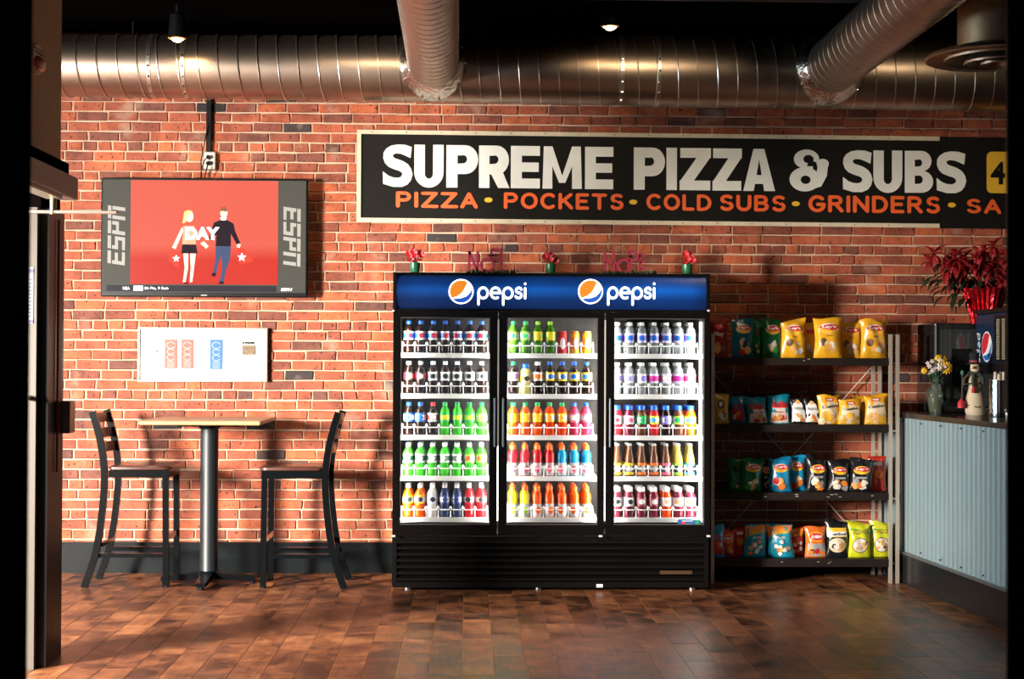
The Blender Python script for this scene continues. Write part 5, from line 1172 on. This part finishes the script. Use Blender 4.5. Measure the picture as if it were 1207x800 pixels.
# ================================================================== service counter
def cxl(y): return 2.843+(10.03-y)*.054        # left face of the counter
YC0, YC1 = 6.9, WY-.03
ctr = thing('service_counter', (3.3, 9.0, 0), 'service counter with corrugated metal front and black top at the right', 'counter')
M_corr = mat('corrugated_galvanised', (.24, .32, .335), .42, .2, noise=.10, nscale=3)
mb = MB(); n = int((YC1-YC0)/.0715*8); v = []
for k in range(n+1):
    y = YC1-(YC1-YC0)*k/n; ph = 2*PI*k/8; dx = (0, -.0005, -.001, -.0005, 0, .005, .010, .005)[k % 8]; v += [(cxl(y)+.012+dx, y, .205), (cxl(y)+.012+dx, y, 1.078)]
mb.add(v, [(2*k, 2*k+1, 2*k+3, 2*k+2) for k in range(n)]); o = mb.build('corrugated_panel', M_corr, ctr, True)
for k in range(9):
    y = 10.0-k*.34
    for z in (.235, 1.05): MB().tube([(cxl(y)-.004, y, z), (cxl(y)+.004, y, z)], .006, 6).build('panel_screw', mat('dark_screw', (.08, .08, .08), .4, .5), o)
def pr4(x0f, x1, z0, z1, y0=YC0, y1=YC1): return MB().prism([(x0f(y0), y0, z0), (x1, y0, z0), (x1, y1, z0), (x0f(y1), y1, z0)], (0, 0, z1-z0))
pr4(lambda y: cxl(y)+.03, 3.78, .0, 1.075).build('cabinet_core', M_black, ctr)
pr4(lambda y: cxl(y)-.006, cxl(YC0)+.2, 0, .19).build('kick_board', mat('black_kick_board', (.012, .014, .015), .22), ctr)
pr4(lambda y: cxl(y)-.008, cxl(YC0)+.2, .19, .205).build('kick_ledge', mat('steel_ledge', (.20, .21, .21), .35, .6), ctr)
pr4(lambda y: cxl(y)-.011, 3.80, 1.076, 1.108).build('counter_top', mat('black_counter_laminate', (.02, .018, .017), .22), ctr)
MB().box(cxl(10.03)-.004, cxl(10.03)+.02, 10.02, 10.045, .205, 1.076).build('corner_trim', mat('corner_trim_metal', (.25, .26, .25), .4, .5), ctr)
TZ = 1.108
# black glass-fronted appliance at the wall
ap = thing('black_appliance', (3.35, 10.2, TZ), 'black glossy appliance at the brick wall behind the vase', 'appliance')
xa = at(1102, 440, 10.02).x; za = at(1120, 381, 10.02).z
MB().box(xa, xa+.62, 10.02, 10.42, TZ, za, bev=.006).build('case', mat('glossy_black_case', (.014, .015, .016), .12, coat=.4), ap)
MB().box(xa+.035, xa+.58, 10.012, 10.02, TZ+.05, za-.04).build('glass_front', mat('smoked_glass', (.035, .038, .036), .08, coat=.6), ap)
MB().box(xa-.002, xa+.008, 10.01, 10.02, TZ+.02, za-.01).build('edge_strip', mat('pale_edge_strip', (.30, .34, .33), .3, .4), ap)
MB().box(xa+.11, xa+.24, 10.008, 10.012, TZ+.17, TZ+.42).build('control_panel', M_black, ap)
# soda dispenser
fx = 3.318
dsp = thing('soda_dispenser', (fx+.25, 9.5, TZ), 'navy and black soda dispenser with round logo on the counter', 'dispenser')
ztop = at(1152, 368, 9.93).z; zlow = at(1152, 436, 9.93).z
MB().box(fx, fx+.5, 9.05, 9.97, zlow, ztop-.012, bev=.01).build('dispenser_head', mat('navy_dispenser', (.007, .02, .055), .3), dsp)
MB().box(fx-.012, fx+.5, 9.04, 9.975, ztop-.012, ztop+.014).build('lid', M_black, dsp)
MB().box(fx+.16, fx+.5, 9.1, 9.97, TZ+.03, zlow).build('back_column', M_black, dsp)
MB().box(fx+.02, fx+.5, 9.06, 9.97, TZ, TZ+.03).build('drip_tray', M_steel, dsp)
MB().box(fx-.006, fx, 9.06, 9.96, zlow-.02, zlow+.045).build('lower_skirt', M_black, dsp)
pa, pb = 1172.5, 1186
ya = fx/math.tan(math.atan((pa-603.5)/F)+YAW); 
blk = MB().box(fx-.004, fx, 9.07, ya, zlow+.05, ztop-.03).build('vent_panel', M_black, dsp)
mb = MB()
for r_ in range(3):
    y1 = ya-.05-r_*.10
    for k in range(22):
        z = zlow+.07+k*(ztop-zlow-.12)/22; mb.box(fx-.007, fx-.004, y1-.05, y1, z, z+.006)
mb.build('vent_slots', mat('beige_slots', (.42, .36, .24), .5), blk)
yc = fx/math.tan(math.atan((1163.5-603.5)/F)+YAW); zc = at(1163, 408.5, yc).z
def yz(pts, d, m, nm='emblem'):
    mb = MB(); mb.prism([(fx-d, yc-p[0], zc+p[1]) for p in pts], (.001, 0, 0)); return mb.build(nm, m, dsp)
r_ = .098
yz([(r_*.98*math.cos(2*PI*k/32), r_*math.sin(2*PI*k/32)) for k in range(32)], .002, mat('emblem_white', (.8, .8, .8), .35))
q = r_*.90
yz([(q*math.cos(math.radians(a)), q*math.sin(math.radians(a))) for a in range(55, 216, 8)]+[(-q*.35, -q*.42), (q*.05, -q*.12), (q*.3, q*.25), (q*.45, q*.6)], .0035, mat('emblem_red', (.62, .02, .03), .35))
yz([(q*math.cos(math.radians(a)), q*math.sin(math.radians(a))) for a in range(222, 377, 8)]+[(q*.82, -q*.08), (q*.5, -q*.42), (0, -q*.60), (-q*.5, -q*.64)], .0035, mat('emblem_blue', (.02, .12, .42), .35))
# vertical word on the side
mb = MB(); polys, tw = stroke_word('pepsi', .16, .25)
for pq in polys: mb.poly([(fx-.002, yc+.155-(-.2+b)*.055*1.0, zc+.085-(a/tw)*.20) for a, b in pq])
mb.build('brand_lettering', MATS['emblem_white'], dsp)
# metal canister
c = at(1178, 494, 9.2); c.z = TZ
cn = thing('steel_canister', c, 'shiny ribbed steel canister at the right end of the counter', 'canister')
mb = MB(); P = [(.058, 0)]
for k in range(5): z = .01+k*.042; P += [(.060, z), (.060, z+.022), (.056, z+.026), (.056, z+.036), (.060, z+.04)]
P += [(.060, .225), (.054, .228)]; mb.lathe(P, c, 28); mb.build('canister_body', M_chrome, cn, True)
for k in range(6):
    a = k*1.05; x, y = c.x+.028*math.cos(a), c.y+.028*math.sin(a); MB().tube([(x, y, c.z+.2), (x+.004, y, c.z+.262+.012*(k % 2))], .010, 8).build('cup_stack', mat('cream_cup', (.72, .62, .48), .4), cn, True)
# snowman
c = at(1149.5, 490.5, 9.6); c.z = TZ
sm = thing('snowman_figurine', c, 'slender cream snowman figurine with black top hat and dark scarf', 'figurine')
M_snow = mat('aged_cream_snow', (.60, .48, .33), .7, noise=.15, nscale=15)
k = 1.0
prof = [(.052, 0), (.061, .015), (.062, .06), (.056, .11), (.045, .15), (.040, .17), (.041, .20), (.040, .225), (.032, .25), (.025, .262), (.028, .275), (.031, .295), (.029, .318), (.020, .332)]
mb = MB(); mb.lathe(prof, c, 24); mb.build('snow_body', M_snow, sm, True)
hx, hy_, hz_ = c.x-.006, c.y, c.z+.318
mb = MB(); mb.lathe([(.040, .0), (.042, .006), (.028, .010), (.031, .068), (.028, .073)], (hx, hy_, hz_), 20); mb.build('top_hat', mat('black_felt', (.01, .01, .012), .9), sm, True)
mb = MB(); mb.lathe([(.029, .012), (.031, .016), (.0315, .024), (.030, .027)], (hx, hy_, hz_), 20, caps=False); mb.build('hat_band', mat('hat_band_red', (.25, .03, .04), .7), sm, True)
mb = MB(); mb.tube([(hx-.01, hy_-.034, c.z+.298), (hx-.034, hy_-.055, c.z+.292)], [.008, .001], 8); mb.build('carrot_nose', mat('orange_nose', (.75, .2, .03), .5), sm, True)
for s in (-.013, .008): mb = MB(); mb.sphere((hx+s-.004, hy_-.034, c.z+.308), .0035, n=6, k=4); mb.build('eye', M_black, sm)
mb = MB(); R = [(c.x+.036*math.cos(a*PI/8), c.y+.036*math.sin(a*PI/8), c.z+.262+.003*math.sin(a)) for a in range(17)]; mb.tube(R, .013, 8)
mb.tube([(c.x-.02, c.y-.036, c.z+.26), (c.x-.03, c.y-.048, c.z+.22), (c.x-.026, c.y-.052, c.z+.17)], [.012, .013, .009], 8); mb.tube([(c.x+.01, c.y-.04, c.z+.262), (c.x+.03, c.y-.05, c.z+.235), (c.x+.035, c.y-.05, c.z+.20)], [.012, .013, .011], 8); mb.build('scarf', mat('dark_green_scarf', (.03, .04, .03), .9), sm, True)
mb = MB(); mb.tube([(c.x-.03, c.y-.052, c.z+.19), (c.x-.028, c.y-.056, c.z+.165), (c.x-.03, c.y-.055, c.z+.14)], [.004, .012, .014], 8); mb.build('red_tassel', mat('dull_red_cloth', (.40, .02, .03), .8), sm, True)
mb = MB(); mb.tube([(c.x+.04, c.y-.02, c.z+.215), (c.x, c.y-.055, c.z+.195), (c.x-.05, c.y-.05, c.z+.20), (c.x-.085, c.y-.02, c.z+.19)], .004, 6); mb.tube([(c.x+.06, c.y, c.z+.08), (c.x, c.y-.073, c.z+.05), (c.x-.066, c.y-.02, c.z+.065)], .004, 6); mb.build('twig_arms', mat('dark_twine', (.05, .035, .02), .8), sm)
mb = MB(); mb.tube([(c.x-.088, c.y-.02, c.z+.26), (c.x-.09, c.y-.02, c.z+.12), (c.x-.094, c.y-.02, c.z+.10)], [.004, .004, .006], 6); mb.tube([(c.x-.05, c.y-.02, c.z+.255), (c.x-.075, c.y-.02, c.z+.23), (c.x-.085, c.y-.02, c.z+.18)], .008, 6); mb.build('stick', mat('dark_twig', (.08, .06, .04), .8), sm)
mb = MB(); mb.lathe([(.026, 0), (.024, .03), (.009, .055)], (c.x-.094, c.y-.02, c.z+.045), 12); mb.build('red_bell', mat('red_bell_paint', (.5, .02, .03), .5), sm, True)
mb = MB(); mb.sphere((c.x-.088, c.y-.02, c.z+.265), .012, rz=.018); mb.build('green_bird', mat('teal_green_paint', (.05, .16, .12), .6), sm, True)
# vase of flowers
c = at(1103.5, 487, 9.92); c.z = TZ
vs_ = thing('flower_vase', c, 'clear glass vase of yellow and white flowers on the counter', 'vase')
M_vg = glassy('clear_vase_glass', (.85, .9, .84), .86, .03, dif=(.35, .4, .33))
mb = MB(); mb.lathe([(.040, 0), (.045, .008), (.052, .05), (.064, .11), (.062, .14), (.038, .18), (.030, .195), (.040, .215), (.042, .218), (.036, .205), (.027, .193), (.033, .178), (.055, .14)], c, 24, caps=False); mb.lathe([(.040, 0), (.001, .001)], c, 24, caps=False); mb.build('glass_vase', M_vg, vs_, True)
mb = MB(); mb.lathe([(.042, .012), (.048, .05), (.058, .10), (.001, .101)], c, 20, caps=True); mb.build('water', glassy('vase_water', (.45, .46, .22), .7, dif=(.2, .2, .08)), vs_, True)
rnd = random.Random(3)
fl = [(-.085, .275, 'y', .026), (-.052, .262, 'w', .02), (-.05, .305, 'w', .022), (-.028, .335, 'w', .02), (-.015, .29, 'w', .026), (-.035, .275, 'w', .02), (.008, .295, 'w', .026), (.03, .32, 'w', .024), (.018, .345, 'w', .018), (.045, .30, 'w', .02), (.04, .335, 'y', .045), (.06, .295, 'y', .046), (.018, .352, 'y', .034), (-.06, .325, 'w', .016)]
M_yf, M_wf = mat('yellow_petal', (.85, .50, .02), .6), mat('white_petal', (.75, .66, .62), .6)
for i, (dx, dz, t_, r_) in enumerate(fl):
    p = Vector((c.x+dx, c.y-.01+rnd.uniform(-.03, .03), c.z+dz))
    MB().tube([(c.x+dx*.15, c.y, c.z+.03), (c.x+dx*.1, c.y, c.z+.19), p], .0025, 5).build('stem', M_green, vs_)
    mb = MB(); n_ = 12 if t_ == 'y' else 6
    for ring in (0, 1):
        for k in range(n_):
            a = 2*PI*k/n_+ring*.3; rr = r_*(1-.3*ring); w = .35 if t_ == 'y' else .5; yy = p.y-.006-.006*ring
            mb.add([(p.x, yy, p.z), (p.x+rr*.6*math.cos(a-w), yy-.004, p.z+rr*.6*math.sin(a-w)), (p.x+rr*math.cos(a), yy+.006, p.z+rr*math.sin(a)), (p.x+rr*.6*math.cos(a+w), yy-.004, p.z+rr*.6*math.sin(a+w))], [(0, 1, 2, 3)])
    mb.sphere((p.x, p.y-.008, p.z), r_*.22, n=6, k=4)
    mb.build('flower', M_yf if t_ == 'y' else M_wf, vs_)
for i in range(12):
    a = rnd.uniform(0, 6.28); e = Vector((c.x+.06*math.cos(a), c.y+.04*math.sin(a), c.z+rnd.uniform(.2, .28))); m_ = (e+Vector((c.x, c.y, c.z+.17)))/2
    MB().tube([(c.x, c.y, c.z+.16), m_, e], [.002, .009, .001], 4).build('leaf', M_green, vs_)
# poinsettia in red foil
c = at(1161, 382, 10.14); c.z = za
pp = thing('poinsettia', c, 'large red poinsettia in crinkled red foil pot on the black appliance', 'plant')
M_foil = mat('red_foil', (.75, .02, .035), .18, .85, bump=.6, bscale=40)
mb = MB(); R = []; rnd = random.Random(9); n = 48
for j, (r_, z) in enumerate(((.082, 0), (.092, .05), (.108, .12), (.122, .18), (.135, .215), (.145, .235))):
    R.append([(c.x+(r_+(.006+.004*j*.5)*(1 if i % 2 else -1)*rnd.uniform(.5, 1))*math.cos(2*PI*i/n), c.y+(r_+(.006)*(1 if i % 2 else -1))*math.sin(2*PI*i/n), c.z+z+(rnd.uniform(-.008, .012) if j == 5 else 0)) for i in range(n)])
R += [[(c.x+.12*math.cos(2*PI*i/n), c.y+.12*math.sin(2*PI*i/n), c.z+.19) for i in range(n)]]
mb.loft(R); mb.build('foil_pot', M_foil, pp, True)
M_br = mat('red_bract', (.30, .006, .009), .6, noise=.35, nscale=18); M_lf = mat('dark_leaf', (.010, .025, .010), .5, noise=.3)
def leaf(base, dirv, L_, w, m, name):
    d = Vector(dirv).normalized(); s_ = d.cross(Vector((0, 0, 1)))
    if s_.length < .1: s_ = Vector((1, 0, 0))
    s_.normalize(); up = s_.cross(d); b = Vector(base); mb = MB(); st = [(0, .06, 0), (.3, .8, .06), (.55, 1, .05), (.8, .55, -.02), (1, .02, -.12)]
    vsx = []
    for t_, ww, dz in st:
        q = b+d*L_*t_+up*L_*dz; vsx += [q-s_*w*ww/2+up*.008*ww, q, q+s_*w*ww/2+up*.008*ww]
    f = []
    for k in range(4):
        for j in (0, 1): f.append((k*3+j, k*3+j+1, k*3+j+4, k*3+j+3))
    mb.add(vsx, f); return mb.build(name, m, pp)
Pc = Vector((c.x-.06, c.y-.03, c.z+.36))
for k in range(8):
    a = k*.8; MB().tube([(c.x, c.y, c.z+.19), (c.x+.12*math.cos(a), c.y+.05*math.sin(a)-.02, c.z+.27), (c.x+.25*math.cos(a), c.y+.08*math.sin(a)-.03, c.z+.36)], .005, 5).build('stem', M_lf, pp)
cnt = 0
for i in range(34):
    th = rnd.uniform(0, 2*PI); rr = rnd.uniform(.03, .33); hx_ = Pc.x+rr*1.15*math.cos(th); hz_ = Pc.z+.05+rr*.62*math.sin(th)*.75; hyy = Pc.y-rnd.uniform(.0, .16)+.05
    if hx_ > c.x+.62: continue
    for k in range(6):
        a = k*PI/3+rnd.uniform(-.3, .3); dz = math.sin(a)-.25; leaf((hx_, hyy, hz_), (math.cos(a), -.55+rnd.uniform(-.3, .3), dz), rnd.uniform(.07, .125), rnd.uniform(.03, .048), M_br, 'red_leaf')
for i in range(95):
    th = rnd.uniform(0, 2*PI); rr = rnd.uniform(.02, .30); b = (Pc.x+rr*math.cos(th), Pc.y+rnd.uniform(-.03, .1), Pc.z-.05+rr*.5*math.sin(th))
    leaf(b, (math.cos(th)+rnd.uniform(-.4, .4), rnd.uniform(-.6, .1), -.55+rnd.uniform(-.4, .3)), rnd.uniform(.09, .14), rnd.uniform(.04, .06), M_lf, 'green_leaf')
